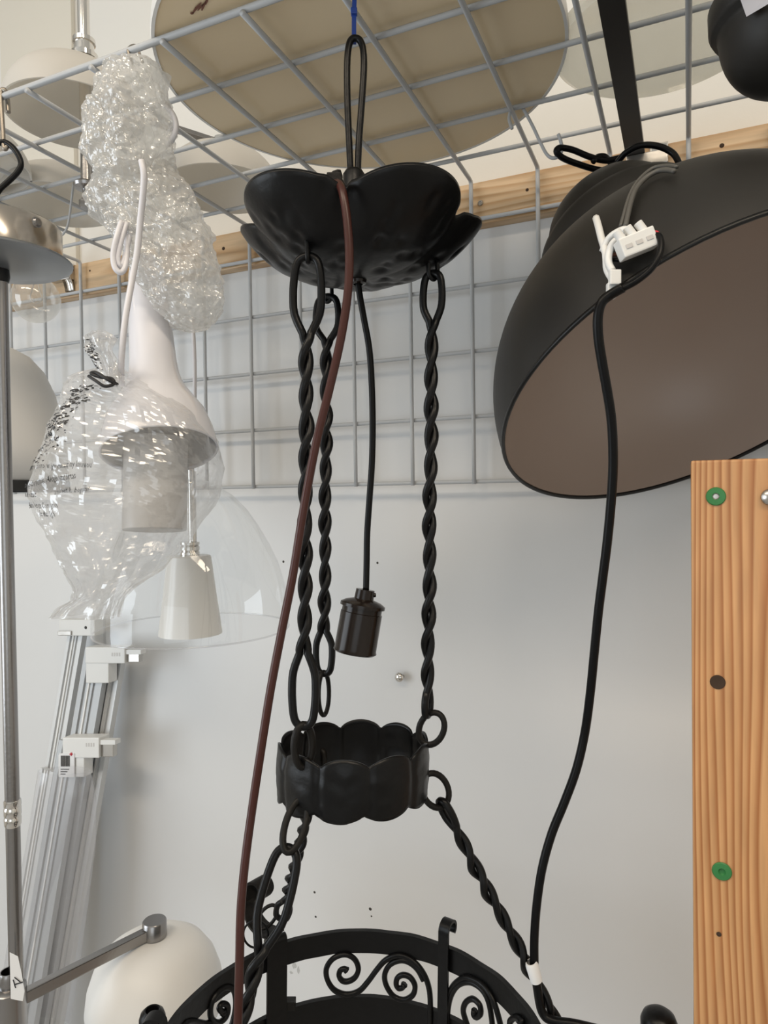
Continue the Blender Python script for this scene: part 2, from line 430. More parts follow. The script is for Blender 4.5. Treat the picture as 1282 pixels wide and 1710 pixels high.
# canopy: five-lobed hammered dish
random.seed(3)
dents = [(random.uniform(0, 2*PI), math.sqrt(random.random())*.105, random.uniform(.0085, .013)) for _ in range(105)]
dents = [(.02*0+r*math.cos(a), r*math.sin(a), s) for a, r, s in dents]
def lobe_r(th):
    # th degrees from the viewer's side; notches at 0, 72, ...
    t = (th+4) % 72 - 36
    a = math.radians(t)
    c0, rb = .0632, .0560
    s = c0*math.sin(a)
    return c0*math.cos(a)+math.sqrt(max(rb*rb-s*s, 0))
NS, NR = 300, 46
def dish(off, z_off):
    vs = []
    for k in range(NS):
        th = 360*k/NS; R_ = lobe_r(th)
        for i in range(NR+1):
            q = .055+.945*i/NR; r = R_*q
            x, y = r*math.sin(math.radians(th)), -r*math.cos(math.radians(th))
            z = .206+.054*(r/(.66*R_+.0402))**3.0
            dz = 0
            for dx, dy, s in dents:
                d2 = (x-dx)**2+(y-dy)**2
                if d2 < s*s*2: dz += .0024*math.exp(-d2/(s*s)*4.5)
            # rolled lip
            if q > .94: dz += .0010*((q-.94)/.06)**2
            p = cpt(th, r, z+dz*1.0+z_off); vs.append(p)
    return vs
v1, v2 = dish(0, 0), dish(0, .0026)
n1 = len(v1); fs = []
S = NR+1
for k in range(NS):
    l = (k+1) % NS
    for i in range(NR):
        fs.append((k*S+i, k*S+i+1, l*S+i+1, l*S+i)); fs.append((n1+k*S+i, n1+l*S+i, n1+l*S+i+1, n1+k*S+i+1))
    fs.append((k*S+NR, n1+k*S+NR, n1+l*S+NR, l*S+NR)); fs.append((k*S, l*S, n1+l*S, n1+k*S))
me = mesh('canopy_dish', v1+v2, fs); can = link('canopy_dish', me, 'iron', ch, True, 'hammered black five lobed canopy dish')
lathe('cord_grommet', [(.0045, -.004), (.0075, -.003), (.0085, .001), (.0085, .006), (.0045, .006)], cpt(0, 0, .2065), 'bakelite', ch, seg=20)
# suspension loop of bent rod
lp = []
lu = [(586, 303), (583, 240), (580, 170), (579.5, 110), (582, 78), (587, 66), (594, 64), (601, 68), (606, 82), (607.5, 112), (604, 170), (599, 240), (597, 303)]
lp = [P(u, v, DC-.002) for u, v in lu]
tube('suspension_loop', catmull(lp, 6), .0032, 'iron', ch, 10)
base_l = P(591, 303, DC)
lathe('loop_collar', [(0, .010), (.008, .010), (.0105, .006), (.0105, -.03), (.006, -.05), (0, -.05)], base_l, 'iron', ch, seg=18)
# terminal clamp where the brown cable starts
cl = P(566, 312, DC-.078)
obox('cable_clamp', P(558, 308, DC-.07), CR*.006, CF*.008, CU*.007, 'iron_worn', ch, .0015)
tube('clamp_tail', catmull([P(575, 322, DC-.075), P(566, 305, DC-.07), P(560, 288, DC-.07)], 5), [.004]*7+[.0052]*4, 'iron_worn', ch, 8)

# twisted chain links
def basis(a, b):
    z = (b-a).normalized(); x = RT-z*RT.dot(z); x.normalize(); return x, z.cross(x), z
def twisted_link(a, b, loop_a, loop_b, hw_a, hw_b, rod, hr, turns, phase, name='twisted_link', wob=0., parent=ch, rolla=0.):
    """one closed rod: an eye at a, two strands twisted together, an eye at b"""
    x, y, z = basis(a, b); L = (b-a).length
    ca, sa = math.cos(rolla), math.sin(rolla)
    n = int(18*turns)+1
    def strand(k, t):         # t along the twisted part
        s = loop_a+(L-loop_a-loop_b)*t
        w_ = hr*(1+wob*math.sin(3.7*t*turns+k*2.1+phase*3))
        ang = phase+PI*k+2*PI*turns*t
        return a+z*s+x*(w_*math.cos(ang))+y*(w_*math.sin(ang))
    A = [strand(0, i/n) for i in range(n+1)]; B = [strand(1, i/n) for i in range(n+1)]
    def eye(p0, p1, tip, hw, base, sgn):
        """points from p0 round the eye to p1; tip is the far end"""
        d0 = (p0-base); d0 -= z*d0.dot(z); d0.normalize()
        L_ = (tip-base).dot(z)
        out = []
        for q in (.25, .5, .72, .87, .96): out.append(base+z*(L_*q)+d0*(hw*math.sin(PI*min(q*.62+.18, .97))**.8 if q < .9 else hw*.55))
        out.append(tip)
        for q in (.96, .87, .72, .5, .25): out.append(base+z*(L_*q)-d0*(hw*math.sin(PI*min(q*.62+.18, .97))**.8 if q < .9 else hw*.55))
        return out
    ea = eye(A[0], B[0], a, hw_a, a+z*loop_a, 1)       # from A start round to B start
    eb = eye(A[-1], B[-1], b, hw_b, a+z*(L-loop_b), 1)
    path = A+catmull([A[-1]]+eb+[B[-1]], 3)[1:-1]+list(reversed(B))+catmull([B[0]]+list(reversed(ea))+[A[0]], 3)[1:-1]
    return tube(name, path, rod, 'iron', parent, 8, closed=True)
def ring(name, c, ax, ay, ra, rb, rod, m='iron_worn', parent=ch, n=28, label=None):
    pts = [c+ax*(ra*math.cos(2*PI*k/n))+ay*(rb*math.sin(2*PI*k/n)) for k in range(n)]
    return tube(name, pts, rod, m, parent, 8, closed=True, label=label)
UP = Vector((0, 0, 1))
ROD = .0036
CA = (-36, 84, 209)
RC = .070
for q, ang in enumerate(CA):
    zt = .206+.054*(RC/.115)**3.0
    # staple under the canopy
    tdir = (cpt(ang+90, 1, 0)-cpt(0, 0, 0)); tdir.z = 0; tdir.normalize()
    rdir = (cpt(ang, 1, 0)-cpt(0, 0, 0)); rdir.z = 0; rdir.normalize()
    c0 = cpt(ang, RC, zt)
    mixd = (rdir*.8+tdir*.6).normalized()
    st = [c0-mixd*.005+UP*.004, c0-mixd*.005-UP*.008, c0-mixd*.003-UP*.0125, c0-UP*.0142, c0+mixd*.003-UP*.0125, c0+mixd*.005-UP*.008, c0+mixd*.005+UP*.004]
    tube('staple', catmull(st, 3), .0021, 'iron', ch, 8)
    a = cpt(ang, RC, zt-.0085)
    zend = (-.196, -.203, -.180)[q]
    b = cpt(ang, RC, zend)
    twisted_link(a, b, (.066, .044, .044)[q], (.064, .022, .044)[q], (.0125, .0095, .0125)[q], (.0105, .0065, .009)[q], ROD, .0033,
                 (5.0, 6.25, 5.5)[q], (.15, .45, .3)[q], wob=.22)
    # ring joining it to the crown
    rc = cpt(ang, RC+(.004 if q == 1 else 0), zend-.0125)
    if q == 0: ring('chain_ring', rc-UP*.004, (RT*.85+FR*.5).normalized(), UP, .0085, .0185, .0034)
    elif q == 1: ring('chain_ring', rc, (RT*.97-FR*.25).normalized(), (UP*.95+RT*.2), .0118, .0160, .0030)
    else: ring('chain_ring', rc-UP*.008, (RT*.5+FR*.87).normalized(), UP, .0095, .0225, .0024)
# crown ring with scalloped edges
NL = 10
def crown(r, off):
    vs = []; n = 240; rows = 14
    for k in range(n):
        th = 360*k/n
        sc = abs(math.sin(math.radians((th-14)*NL/2)))**.62
        sb = abs(math.sin(math.radians((th-10)*NL/2)))**.62; tl = .005*math.cos(math.radians(th))-.001
        zt = -.2335+.0088*sc+tl; zb = -.2725-.0072*sb+tl
        for i in range(rows+1):
            z = zt+(zb-zt)*i/rows
            bul = .0016*math.sin(PI*i/rows)+.0009*noise.noise(Vector((th*.06, z*110, 3)))
            lip = .0011*math.exp(-((th-14) % 36-0)**2/8)+.0011*math.exp(-(36-((th-14) % 36))**2/8)
            vs.append(cpt(th, r+bul-lip*1.4+off, z))
    return vs, n, rows
va, n_, rows = crown(RC, .0010); vb, _, _ = crown(RC, -.0010)
S = rows+1; fs = []; N1 = len(va)
for k in range(n_):
    l = (k+1) % n_
    for i in range(rows):
        fs.append((k*S+i, l*S+i, l*S+i+1, k*S+i+1)); fs.append((N1+k*S+i, N1+k*S+i+1, N1+l*S+i+1, N1+l*S+i))
    fs.append((k*S, N1+k*S, N1+l*S, l*S)); fs.append((k*S+rows, l*S+rows, N1+l*S+rows, N1+k*S+rows))
link('crown_ring', mesh('crown_ring', va+vb, fs), 'iron', ch, True, 'black crown ring with scalloped edges')
# lower chains to the wheel
RH = .191
ZH = -.531
for q, ang in enumerate(CA):
    p0 = cpt(ang, RC+.002, -.262)
    p1 = cpt(ang, RH+(.020 if q == 1 else -.004), ZH+.012)
    d = (p1-p0).normalized(); x, y, z = basis(p0, p1)
    if q == 0:
        ring('chain_ring', p0+d*.018, x, (d*.97+y*.2).normalized(), .0085, .0215, .0031)
        twisted_link(p0+d*.036, p1, .075, .03, .0125, .008, .0037, .0035, 3.0, .2, wob=.2)
    elif q == 1:
        ring('chain_ring', p0+(RT*.006-UP*.012), (RT*.72+UP*.55+FR*.35).normalized(), (RT*.55-UP*.83).normalized(), .0125, .0165, .0030)
        twisted_link(p0+d*.024, p1, .026, .02, .0062, .006, .0036, .0034, 4.2, .9, wob=.3)
    else:
        ring('chain_ring', p0+d*.018, (x*.6+y*.8).normalized(), d, .008, .020, .0029)
        twisted_link(p0+d*.036, p1+UP*.02, .04, .03, .009, .008, .0036, .0034, 4.0, .2, wob=.2)
# wheel: two hoops, scrolls between, curled flat uprights
def hoop(name, r, ztop, zbot, th, seed, label=None):
    n = 220; prof = []
    vs, fs = [], []
    for k in range(n):
        a = 360*k/n
        jt = .0011*noise.noise(Vector((a*.11, seed, 1)))
        jb = .0011*noise.noise(Vector((a*.12, seed, 5)))
        jr = .0006*noise.noise(Vector((a*.09, seed, 9)))
        for rr, zz in ((r+th/2+jr, ztop+jt), (r+th/2+jr, zbot+jb), (r-th/2+jr, zbot+jb), (r-th/2+jr, ztop+jt)):
            vs.append(cpt(a, rr, zz))
    for k in range(n):
        l = (k+1) % n
        for i in range(4):
            j = (i+1) % 4; fs.append((k*4+i, l*4+i, l*4+j, k*4+j))
    return sharp(link(name, mesh(name, vs, fs), 'iron', ch, True, label), 40)
hoop('wheel_hoop', RH, ZH, ZH-.027, .006, 2, 'black flat iron hoop with beaten edge')
hoop('wheel_hoop', RH, ZH-.082, ZH-.118, .006, 7)
def on_hoop(u, v, r=RH):                  # far side of the wheel seen at that point of the picture
    d = ray(u, v); hc_ = cpt(0, 0, ZH-.055); ox, oy = CAM.x-hc_.x, CAM.y-hc_.y
    A = d.x*d.x+d.y*d.y; B = 2*(ox*d.x+oy*d.y); C = ox*ox+oy*oy-r*r
    disc = max(B*B-4*A*C, 0); t = (-B+math.sqrt(disc))/(2*A)
    return CAM+d*t
def scroll(path, ox, oy, s, rad=.0034):
    pts = [on_hoop(ox+x/s, oy+y/s, RH-.004) for x, y in path]
    c = catmull(pts, 5); n = len(c)
    rr = [rad*(1.25 if i < 3 else 1.0) for i in range(n)]
    return c, rr
A1 = [(172, 352), (160, 343), (140, 352), (134, 378), (152, 402), (182, 403), (213, 383), (228, 345), (214, 302), (180, 277), (140, 277), (98, 300), (72, 345), (78, 398), (112, 447), (170, 468), (230, 452), (275, 405), (318, 347), (358, 303), (410, 280), (460, 286), (510, 320), (548, 372), (570, 432), (578, 500), (578, 612)]
A2 = [(452, 418), (442, 434), (425, 438), (412, 420), (418, 388), (445, 373), (480, 385), (503, 425), (493, 470), (450, 494), (400, 477), (364, 425), (356, 372), (380, 325), (425, 303), (470, 309), (515, 345), (545, 400)]
A3 = [(795, 548), (788, 562), (800, 578), (822, 562), (818, 520), (785, 490), (752, 505), (738, 545), (752, 600), (775, 660), (800, 690)]
A4 = [(660, 690), (662, 560), (678, 475), (715, 422), (770, 408), (825, 440), (860, 500), (878, 600), (880, 680)]
A5 = [(646, 640), (652, 520), (685, 432), (738, 388), (790, 396), (842, 432), (885, 500), (918, 610), (930, 680)]
A6 = [(1030, 608), (1010, 585), (985, 582), (965, 605), (970, 650)]
scr = []
for pth in (A1, A2, A3, A4, A5, A6): scr.append(scroll(pth, 520, 1500, 2.914))
B1 = [(492, 806), (478, 796), (468, 778), (482, 758), (506, 762), (515, 790), (500, 832), (465, 858), (432, 845), (420, 805), (428, 752), (458, 700), (505, 668), (542, 680), (556, 730), (552, 800), (535, 870), (510, 940)]
B2 = [(420, 870), (370, 860), (320, 850), (290, 860), (270, 885)]
for pth in (B1, B2): scr.append(scroll(pth, 220, 1440, 3.205))
for c, rr in scr: link('scroll', mesh('scroll', *tube_data(c, rr, 8)), 'iron', ch, True)
# the same S scroll again on the near half of the wheel
for turn in (120, 180, 240):
    for c, rr in scr[:2]:
        Rm = Matrix.Rotation(math.radians(turn), 3, 'Z'); ax = cpt(0, 0, ZH-.055); ax.z = 0
        link('scroll', mesh('scroll', *tube_data([Rm @ (p-ax)+ax for p in c], rr, 8)), 'iron', ch, True)
def bracket(ang, rise, half, curl, lean=0., lift=.0):
    td = (cpt(ang+90, 1, 0)-cpt(0, 0, 0)); td.z = 0; td.normalize()
    pts, nds = [], []
    rr0 = RH-.0075
    prof = [(rr0, ZH-.125, (1, 0)), (rr0, ZH-.06, (1, 0)), (rr0, ZH-.005, (1, 0)), (rr0+lean*.4, ZH+rise*.5, (1, 0)), (rr0+lean, ZH+rise-curl, (1, 0))]
    for k in range(1, 13):
        a = PI*1.28*k/12
        prof.append((rr0+lean+curl-curl*math.cos(a)*(1-.018*k), ZH+rise-curl+curl*math.sin(a)*(1-.018*k), (math.cos(a), -math.sin(a))))
    rad = (cpt(ang, 1, 0)-cpt(0, 0, 0)); rad.z = 0; rad.normalize()
    for r, z, (nr, nz) in prof:
        pts.append(cpt(ang, r, z)); nds.append(rad*nr+UP*nz)
    return sharp(link('curled_upright', mesh('curled_upright', *strip_data(pts, td, half, .0016, nds)), 'iron', ch, True), 40)
bracket(146, .030, .0066, .0105)
bracket(26, .030, .0066, .0105)
bracket(266, .030, .0066, .0105)
for ang in (84, 211, 324): bracket(ang, .012, .0125, .005)
# curled strap and wire ring standing at the back of the wheel
cb = 214
bp0 = P(452, 1558, .845); 
pts = [P(u, v, d_) for u, v, d_ in ((462, 1560, .84), (440, 1552, .85), (425, 1535, .865), (419, 1510, .875), (417, 1490, .88), (420, 1474, .885), (431, 1469, .885), (441, 1476, .882), (444, 1490, .878), (436, 1501, .874), (424, 1500, .872))]
cc = catmull(pts, 4)
nd_ = []
wdir = (RT*.62+FR*.75).normalized()
for i in range(len(cc)):
    t = (cc[min(i+1, len(cc)-1)]-cc[max(i-1, 0)]).normalized(); nd_.append(t.cross(wdir).normalized())
sharp(link('curled_upright', mesh('curled_upright', *strip_data(cc, wdir, .012, .0016, nd_)), 'iron_worn', ch, True), 50)
ring('wire_ring', P(427, 1560, .835), CR, CU, .0150, .0165, .0013, 'iron')
ring('wire_ring', P(446, 1531, .838), (CR*.8-CU*.6), (CU*.8+CR*.6), .009, .0165, .0022, 'iron_worn')
tube('wire_hook', catmull([P(424, 1555, .838), P(427, 1585, .838), P(421, 1640, .838), P(424, 1666, .838), P(430, 1630, .838), P(433, 1580, .838)], 5), .0018, 'iron', ch, 8)
obox('foot_block', P(474, 1676, .83), CR*.014, CF*.006, CU*.005, 'iron_worn', ch, .001)
# lamp arms reaching outward with cup tops
def arm(u, v, d_, ang, rcup, hollow):
    c = P(u, v, d_); c2 = c-UP*.035
    a0 = cpt(ang, RH, ZH-.105)
    mid = (a0+c2)/2-UP*.03
    a_ = tube('lamp_arm', catmull([a0, mid-UP*.01, c2-UP*.02, c2+UP*.002], 8), .0045, 'iron', ch, 8)
    lathe('candle_cup', [(0, -.040), (.008, -.040), (rcup*.6, -.03), (rcup, -.02), (rcup, -.008), (rcup*.86, -.002), (rcup*.6, .0015)]+([(rcup*.5, .001), (rcup*.45, -.02), (0, -.02)] if hollow else [(rcup*.3, .003), (0, .0035)]), c, 'iron', a_, seg=28)
arm(1100, 1692, .67, 100, .0172, False)
arm(254, 1688, .80, 256, .0150, True)
# socket hanging on its cord
cord = [(597, 462), (600, 490), (608, 535), (616, 580), (620, 630), (622, 700), (621, 770), (617, 830), (613, 890), (612, 940), (611, 985)]
so = tube('socket_cord', catmull([P(u, v, DC-.002) for u, v in cord], 6), .0031, 'cable', ch, 10)
s0, s1 = P(610, 985, DC-.002), P(592, 1090, DC-.004)
ax = (s0-s1).normalized(); Ls = (s0-s1).length
sk = lathe('socket', [(.016, 0), (.0188, 0), (.0205, .0015), (.0198, .004), (.0196, .038), (.0188, .0385), (.0188, .043), (.0212, .0434), (.0212, .0462), (.017, .0488), (.0092, .0512), (.0088, .0600), (.0035, .0602), (.0035, .05), (.015, .045), (.016, 0)], s1, 'bakelite', ch, axis=ax, seg=40, label='dark brown bakelite bulb socket')
lathe('cord_screw', [(0, .0022), (.0018, .002), (.0022, 0)], s0-ax*.005+CR*.0088, 'bakelite', sk, axis=CR, seg=10)
# brown supply cable over the canopy and down in front
br = [(558, 308, .585), (563, 306, .565), (568, 311, .550), (573, 326, .5435), (579, 365, .541), (583, 420, .54), (581, 485, .54), (570, 560, .54), (551, 645, .54), (530, 730, .54), (514, 810, .54), (502, 880, .54), (489, 960, .54), (471, 1050, .54), (452, 1150, .54), (436, 1250, .54), (421, 1350, .54), (409, 1440, .535), (402, 1520, .53), (400, 1600, .525), (398, 1680, .52), (396, 1740, .52)]
tube('supply_cable', catmull([P(*q) for q in br], 5), .0034, 'brown_cable', ch, 10, label='glossy red brown supply cable')
# black junction cable along the right chain
jb = [(893, 1618, .632), (897, 1650, .632), (905, 1690, .632), (922, 1704, .628), (960, 1710, .62), (1010, 1722, .62)]
# blue cable tie
bt_ = thing('cable_tie', P(592, 30, DC), 'blue plastic cable tie holding the chandelier loop', 'cable tie')
tp = [P(u, v, d_) for u, v, d_ in ((594, -42, DC), (592, -10, DC), (591, 30, DC), (591, 66, DC-.001), (591, 74, DC+.001))]
link('strap', mesh('strap', *strip_data(catmull(tp, 4), CR, .0021, .0006, [CF]*17)), 'blue', bt_, False)
ring('strap_loop', P(594, -44, DC)+UP*.004, CR, UP, .006, .009, .0016, 'blue', bt_)
obox('tie_head', P(591, 20, DC-.001), CR*.0030, CF*.0026, CU*.0028, 'blue', bt_, .0006)

# ------------------------------------------------------------------ large black dome lamp
SC = .935
ncam = Vector((-.228, .852, .470)).normalized()
nax = (CR*ncam.x+CU*ncam.y+CF*ncam.z).normalized()
RD = .235*SC
cd_ = P(1179, 642.5, .766*SC)
dl = thing('dome_lamp', cd_, 'large matt black dome pendant lamp with taupe inside, hanging tilted', 'pendant lamp')
def dome_prof(R_, hf=.955, n=36):
    return [(R_*math.cos(PI/2*k/n)**.97 if k < n else 0., R_*hf*math.sin(PI/2*k/n)) for k in range(n+1)]
outer = dome_prof(RD)
htop = outer[-1][1]
lathe('shade', outer, cd_, 'black_matt', dl, axis=nax, seg=96, label='matt black outside of the dome shade', sh=0)
inner = dome_prof(RD-.0022, .95)
lathe('shade_lining', inner, cd_+nax*.0002, 'taupe', dl, axis=nax, seg=96, label='taupe inside of the dome shade', sh=0)
ringp = [(RD+.0006, -.0012), (RD+.0012, .001), (RD+.0004, .0032), (RD-.0026, .0026), (RD-.003, 0), (RD-.0016, -.0012), (RD+.0006, -.0012)]
lathe('shade_rim', ringp, cd_, 'black_edge', dl, axis=nax, seg=96, sh=0)
hc = htop-.020
cap = [(.100*SC, hc), (.1065*SC, hc+.006), (.1075*SC, hc+.012), (.1075*SC, hc+.032), (.1055*SC, hc+.038), (.099*SC, hc+.0420), (.089*SC, hc+.0435), (.0875*SC, hc+.047)]
for k in range(0, 13):
    a = (PI/2)*k/12
    cap.append((.0875*SC*math.cos(a)**.75 if k < 12 else 0., hc+.050+.064*SC*math.sin(a)))
lathe('lamp_cap', cap, cd_, 'black_matt', dl, axis=nax, seg=64, sh=50)
ctop = cd_+nax*(hc+.048+.064*SC)
lathe('cord_grip', [(0, .016), (.005, .016), (.006, .01), (.008, 0), (0, 0)], ctop, 'black_edge', dl, axis=nax, seg=16)
# supply cord: from the cap, looped over the hook, round and down to the terminal
hk_tip = P(941, 258, .835)
lp1 = [ctop+nax*.012, ctop+nax*.030-CR*.02, P(975, 258, .84), P(950, 248, .835), P(931, 248, .832), P(930, 255, .832), P(955, 268, .838), P(985, 276, .845), P(1003, 280, .85)]
tube('cord_loop', catmull([P(1040, 262, .84), P(1012, 268, .84), P(985, 262, .838), P(955, 250, .835), P(934, 247, .832), P(929, 254, .832), P(940, 264, .836), P(965, 274, .842), P(1000, 284, .85), P(1035, 286, .86)], 6), .0037, 'cable', dl, 10)
tube('cord_loop', catmull([P(990, 270, .838), P(998, 262, .84), P(1010, 262, .842), P(1022, 275, .85)], 6), .0036, 'cable', dl, 10)
tube('cord_loop', catmull([P(1030, 272, .81), P(1045, 255, .80), P(1070, 243, .79), P(1098, 244, .785), P(1122, 255, .78), P(1133, 272, .775), P(1138, 292, .77)], 6), .0036, 'cable', dl, 10)
# grey strap over the shoulder of the shade to the terminal
def on_dome(u, v, lift=.003):
    d = ray(u, v); oc = CAM-cd_; R_ = RD*1.01+lift
    A = d.dot(d); B = 2*d.dot(oc); C = oc.dot(oc)-R_*R_; disc = B*B-4*A*C
    return CAM+d*((-B-math.sqrt(max(disc, 0)))/(2*A))
gp = [on_dome(u, v, .0035) for u, v in ((1126, 286), (1112, 284), (1097, 286), (1078, 297), (1062, 315), (1054, 335), (1049, 355), (1044, 378))]
tube('grey_wire', catmull(gp, 5), .0022, 'grey_cable', dl, 8)
gp = [on_dome(u, v, .003) for u, v in ((1130, 279), (1112, 277), (1090, 281), (1070, 297), (1056, 316), (1048, 336), (1042, 357), (1036, 378))]
tube('grey_wire', catmull(gp, 5), .0017, 'grey_cable', dl, 8)
# terminal block with zip tie
tb0 = on_dome(1062, 408, .011)
tx = (CR*.93+CU*.36-CF*.05).normalized(); tz = (CF*.95).normalized(); ty = tx.cross(tz).normalized()*-1
if ty.dot(CU) < 0: ty = -ty
tb = obox('terminal_block', tb0, tx*.0145, ty*.0078, tz*.0065, 'white_plastic', dl, .0012, label='white screw terminal block')
for k in (-1, 0, 1):
    lathe('terminal_tower', [(0, .0095), (.0030, .0095), (.0036, .009), (.0036, 0)], tb0+tx*(.0090*k)+ty*.0062-tz*.001, 'white_plastic', tb, axis=(ty*.9-tx*.25), seg=14)
    obox('terminal_slot', tb0+tx*(.0085*k)-ty*.0005-tz*.0065, tx*.0026, ty*.0016, tz*.0006, 'grey_inside', tb, 0)
zp = [on_dome(u, v, l) for u, v, l in ((995, 364, .006), (999, 378, .007), (1004, 398, .008), (1009, 415, .010), (1011, 432, .011), (1012, 448, .010), (1017, 460, .009), (1024, 470, .008), (1023, 484, .007), (1022, 497, .006))]
zt = tube('zip_tie', catmull(zp, 4), [.0031]*14+[.0026]*12+[.0030]*11, 'white_plastic', dl, 8, label='white nylon zip tie')
zl = [on_dome(u, v, l) for u, v, l in ((1006, 420, .009), (1014, 402, .011), (1024, 392, .013), (1040, 384, .014), (1049, 386, .013), (1046, 396, .013), (1034, 398, .014), (1022, 408, .015), (1016, 425, .015), (1016, 440, .014), (1022, 452, .012))]
tube('zip_tie_loop', catmull(zl, 4), .0030, 'white_plastic', zt, 8)
obox('zip_tie_head', on_dome(1026, 464, .011), CR*.0045, CF*.003, CU*.0060, 'white_plastic', zt, .001)
obox('zip_tie_end', on_dome(1020, 486, .008), CR*.0034, CF*.003, CU*.0062, 'white_plastic', zt, .001)
for k, (c_, pth) in enumerate((('red_print', ((1088, 390), (1094, 388), (1099, 392), (1102, 402))), ('cable', ((1086, 397), (1097, 393), (1103, 402), (1101, 424), (1088, 448), (1065, 468), (1040, 482), (1020, 492))),
                              ('cable', ((1008, 438), (1020, 434), (1034, 434), (1044, 428))), ('smudge', ((1012, 440), (1022, 426), (1034, 424), (1042, 418))))):
    tube('terminal_wire', catmull([on_dome(u, v, .009) for u, v in pth], 5), .0016 if k != 1 else .0026, c_, dl, 8)
# black cord hanging from the shade in front of the wall
bc = [on_dome(1040, 480, .010), on_dome(1018, 493, .010), on_dome(1004, 506, .012)]
bcp = [(998, 530), (999, 565), (1005, 605), (1013, 650), (1020, 695), (1023, 740), (1023, 790), (1019, 850), (1013, 910), (1006, 965), (999, 1020), (992, 1090), (985, 1160), (976, 1225), (962, 1285), (942, 1340), (921, 1392), (905, 1450), (896, 1510), (892, 1565), (892, 1612)]
d0 = (bc[-1]-CAM).dot(CF)
bc += [P(u, v, d0+.002+(.632-d0)*min(1, (v-530)/700)) for u, v in bcp]
bc += [P(*q) for q in jb]
tube('hanging_cord', catmull(bc, 5), .0041, 'cable', dl, 10, label='black cord hanging down to the wheel')
lathe('cord_label', [(.0042, -.009), (.0056, -.009), (.0060, .006), (.0052, .009), (.0042, .009)], P(891, 1622, .632), 'paper', dl, axis=(CU-CR*.28), seg=18)
# hook on the mesh carrying the dome lamp
hx = PZ(862, 181, .479)
hk = thing('mesh_hook', hx, 'bent wire hook on the overhead mesh carrying the black dome lamp', 'hook')
hz = .015
hp = [P(855, 215, .848), P(850, 200, .850), P(852, 186, .852), P(859, 178, .853), P(870, 178, .854), P(877, 188, .853), P(890, 212, .848), P(903, 240, .843), P(913, 258, .838), P(923, 264, .836), P(934, 260, .835), P(938, 248, .834), P(936, 236, .833), P(932, 224, .833)]
tube('hook_wire', catmull(hp, 5), .0021, 'wire', hk, 8)

# ------------------------------------------------------------------ second black lamp, upper right corner
c2 = P(1322, 150, .60); c2b = c2
bl = thing('black_lamp', c2, 'black rounded pendant lamp cap with a grey sticker, upper right corner', 'pendant lamp')
pr = [(0, 0)]
for k in range(1, 13):
    a = (PI/2)*k/12; pr.append((.056*math.sin(a)**.85, .056*(1-math.cos(a))))
pr += [(.0575, .060), (.0615, .062), (.0635, .066), (.0635, .082), (.060, .088), (.03, .092), (0, .093)]
lathe('lamp_cap', pr, c2, 'black_matt', bl, axis=(UP-CR*.04), seg=56, sh=50)
tube('cord', catmull([c2+UP*.09, c2+UP*.105, c2+UP*.118+CR*.004], 4), .003, 'cable', bl, 8)
tube('hook_wire', catmull([c2+UP*.115+CR*.008, c2+UP*.112, c2+UP*.118-CR*.006, c2+UP*.135-CR*.005, c2+UP*.142+CR*.002, c2+UP*.136+CR*.008], 5), .0018, 'wire', bl, 8)
def on_sphere(u, v, c, r):
    d = ray(u, v); oc = CAM-c; A = d.dot(d); B = 2*d.dot(oc); C = oc.dot(oc)-r*r; disc = B*B-4*A*C
    return CAM+d*((-B-math.sqrt(max(disc, 0)))/(2*A))
def on_cyl(u, v, c, r):
    d = ray(u, v); ox, oy = CAM.x-c.x, CAM.y-c.y
    A = d.x*d.x+d.y*d.y; B = 2*(ox*d.x+oy*d.y); C = ox*ox+oy*oy-r*r; return CAM+d*((-B-math.sqrt(max(B*B-4*A*C, 0)))/(2*A))
sv = [on_cyl(u, v, c2, .0655) for u, v in ((1234, -6), (1282, -6), (1300, -6), (1290, 2), (1270, 14), (1246, 28))]
link('sticker', mesh('sticker', sv, [(0, 5, 4, 3, 2, 1)]), 'grey_sticker', bl, False, 'torn grey paper sticker')

# ------------------------------------------------------------------ glass discs lying on the overhead mesh
zr = HB+.0105
def disc_lamp(name, u, d_, R_, z, m, label, cat, rimm, prof):
    c = P(u, 60, d_); c.z = z
    t = thing(name, c, label, cat)
    return t, c
t, c = disc_lamp('round_diffuser', 603, .787, .2275, zr, 'cream_glass', 'large cream round diffuser shade lying on the overhead mesh', 'lamp shade', None, None)
R_ = .2285
lathe('diffuser_plate', [(0, .002), (R_*.5, .0015), (R_*.9, .0003), (R_*.985, 0), (R_*.985, .004), (R_*.5, .006), (0, .0065)], c, 'cream_glass', t, seg=120, label='cream underside of the round diffuser')
lathe('diffuser_rim', [(R_*.985, -.0008), (R_, -.0006), (R_+.001, .004), (R_, .016), (R_*.985, .016), (R_*.985, -.0008)], c, 'opal_matt', t, seg=120)
lathe('diffuser_cover', [(R_*.98, .016), (R_*.8, .03), (R_*.4, .045), (0, .05)], c, 'opal_matt', t, seg=80)
for a_, b_, cc_ in (((322, 22), (336, 4), 1.6), ((330, 18), (340, 6), 1.2), ((337, 18), (343, 2), 1.4), ((319, 24), (323, 21), 2), ((343, 8), (348, -4), 1.4)):
    p, q = PZ(*a_, zr-EYE-.0004), PZ(*b_, zr-EYE-.0004); dv = (q-p).normalized(); sd = dv.cross(UP)*(.0013*cc_/1.4)
    link('smudge', mesh('smudge', [p-sd*.4, p+sd*.6, (p+q)/2+sd*1.2, q+sd*.2, q-sd*.3, (p+q)/2-sd*.8], [(0, 1, 2, 3, 4, 5)]), 'smudge', t, False)
t, c = disc_lamp('glass_plate', 1103, .742, .11, HB+.018, 'frost', 'frosted white glass plate lying on the mesh beside the dark bar', 'lamp shade', None, None)
R2 = .113
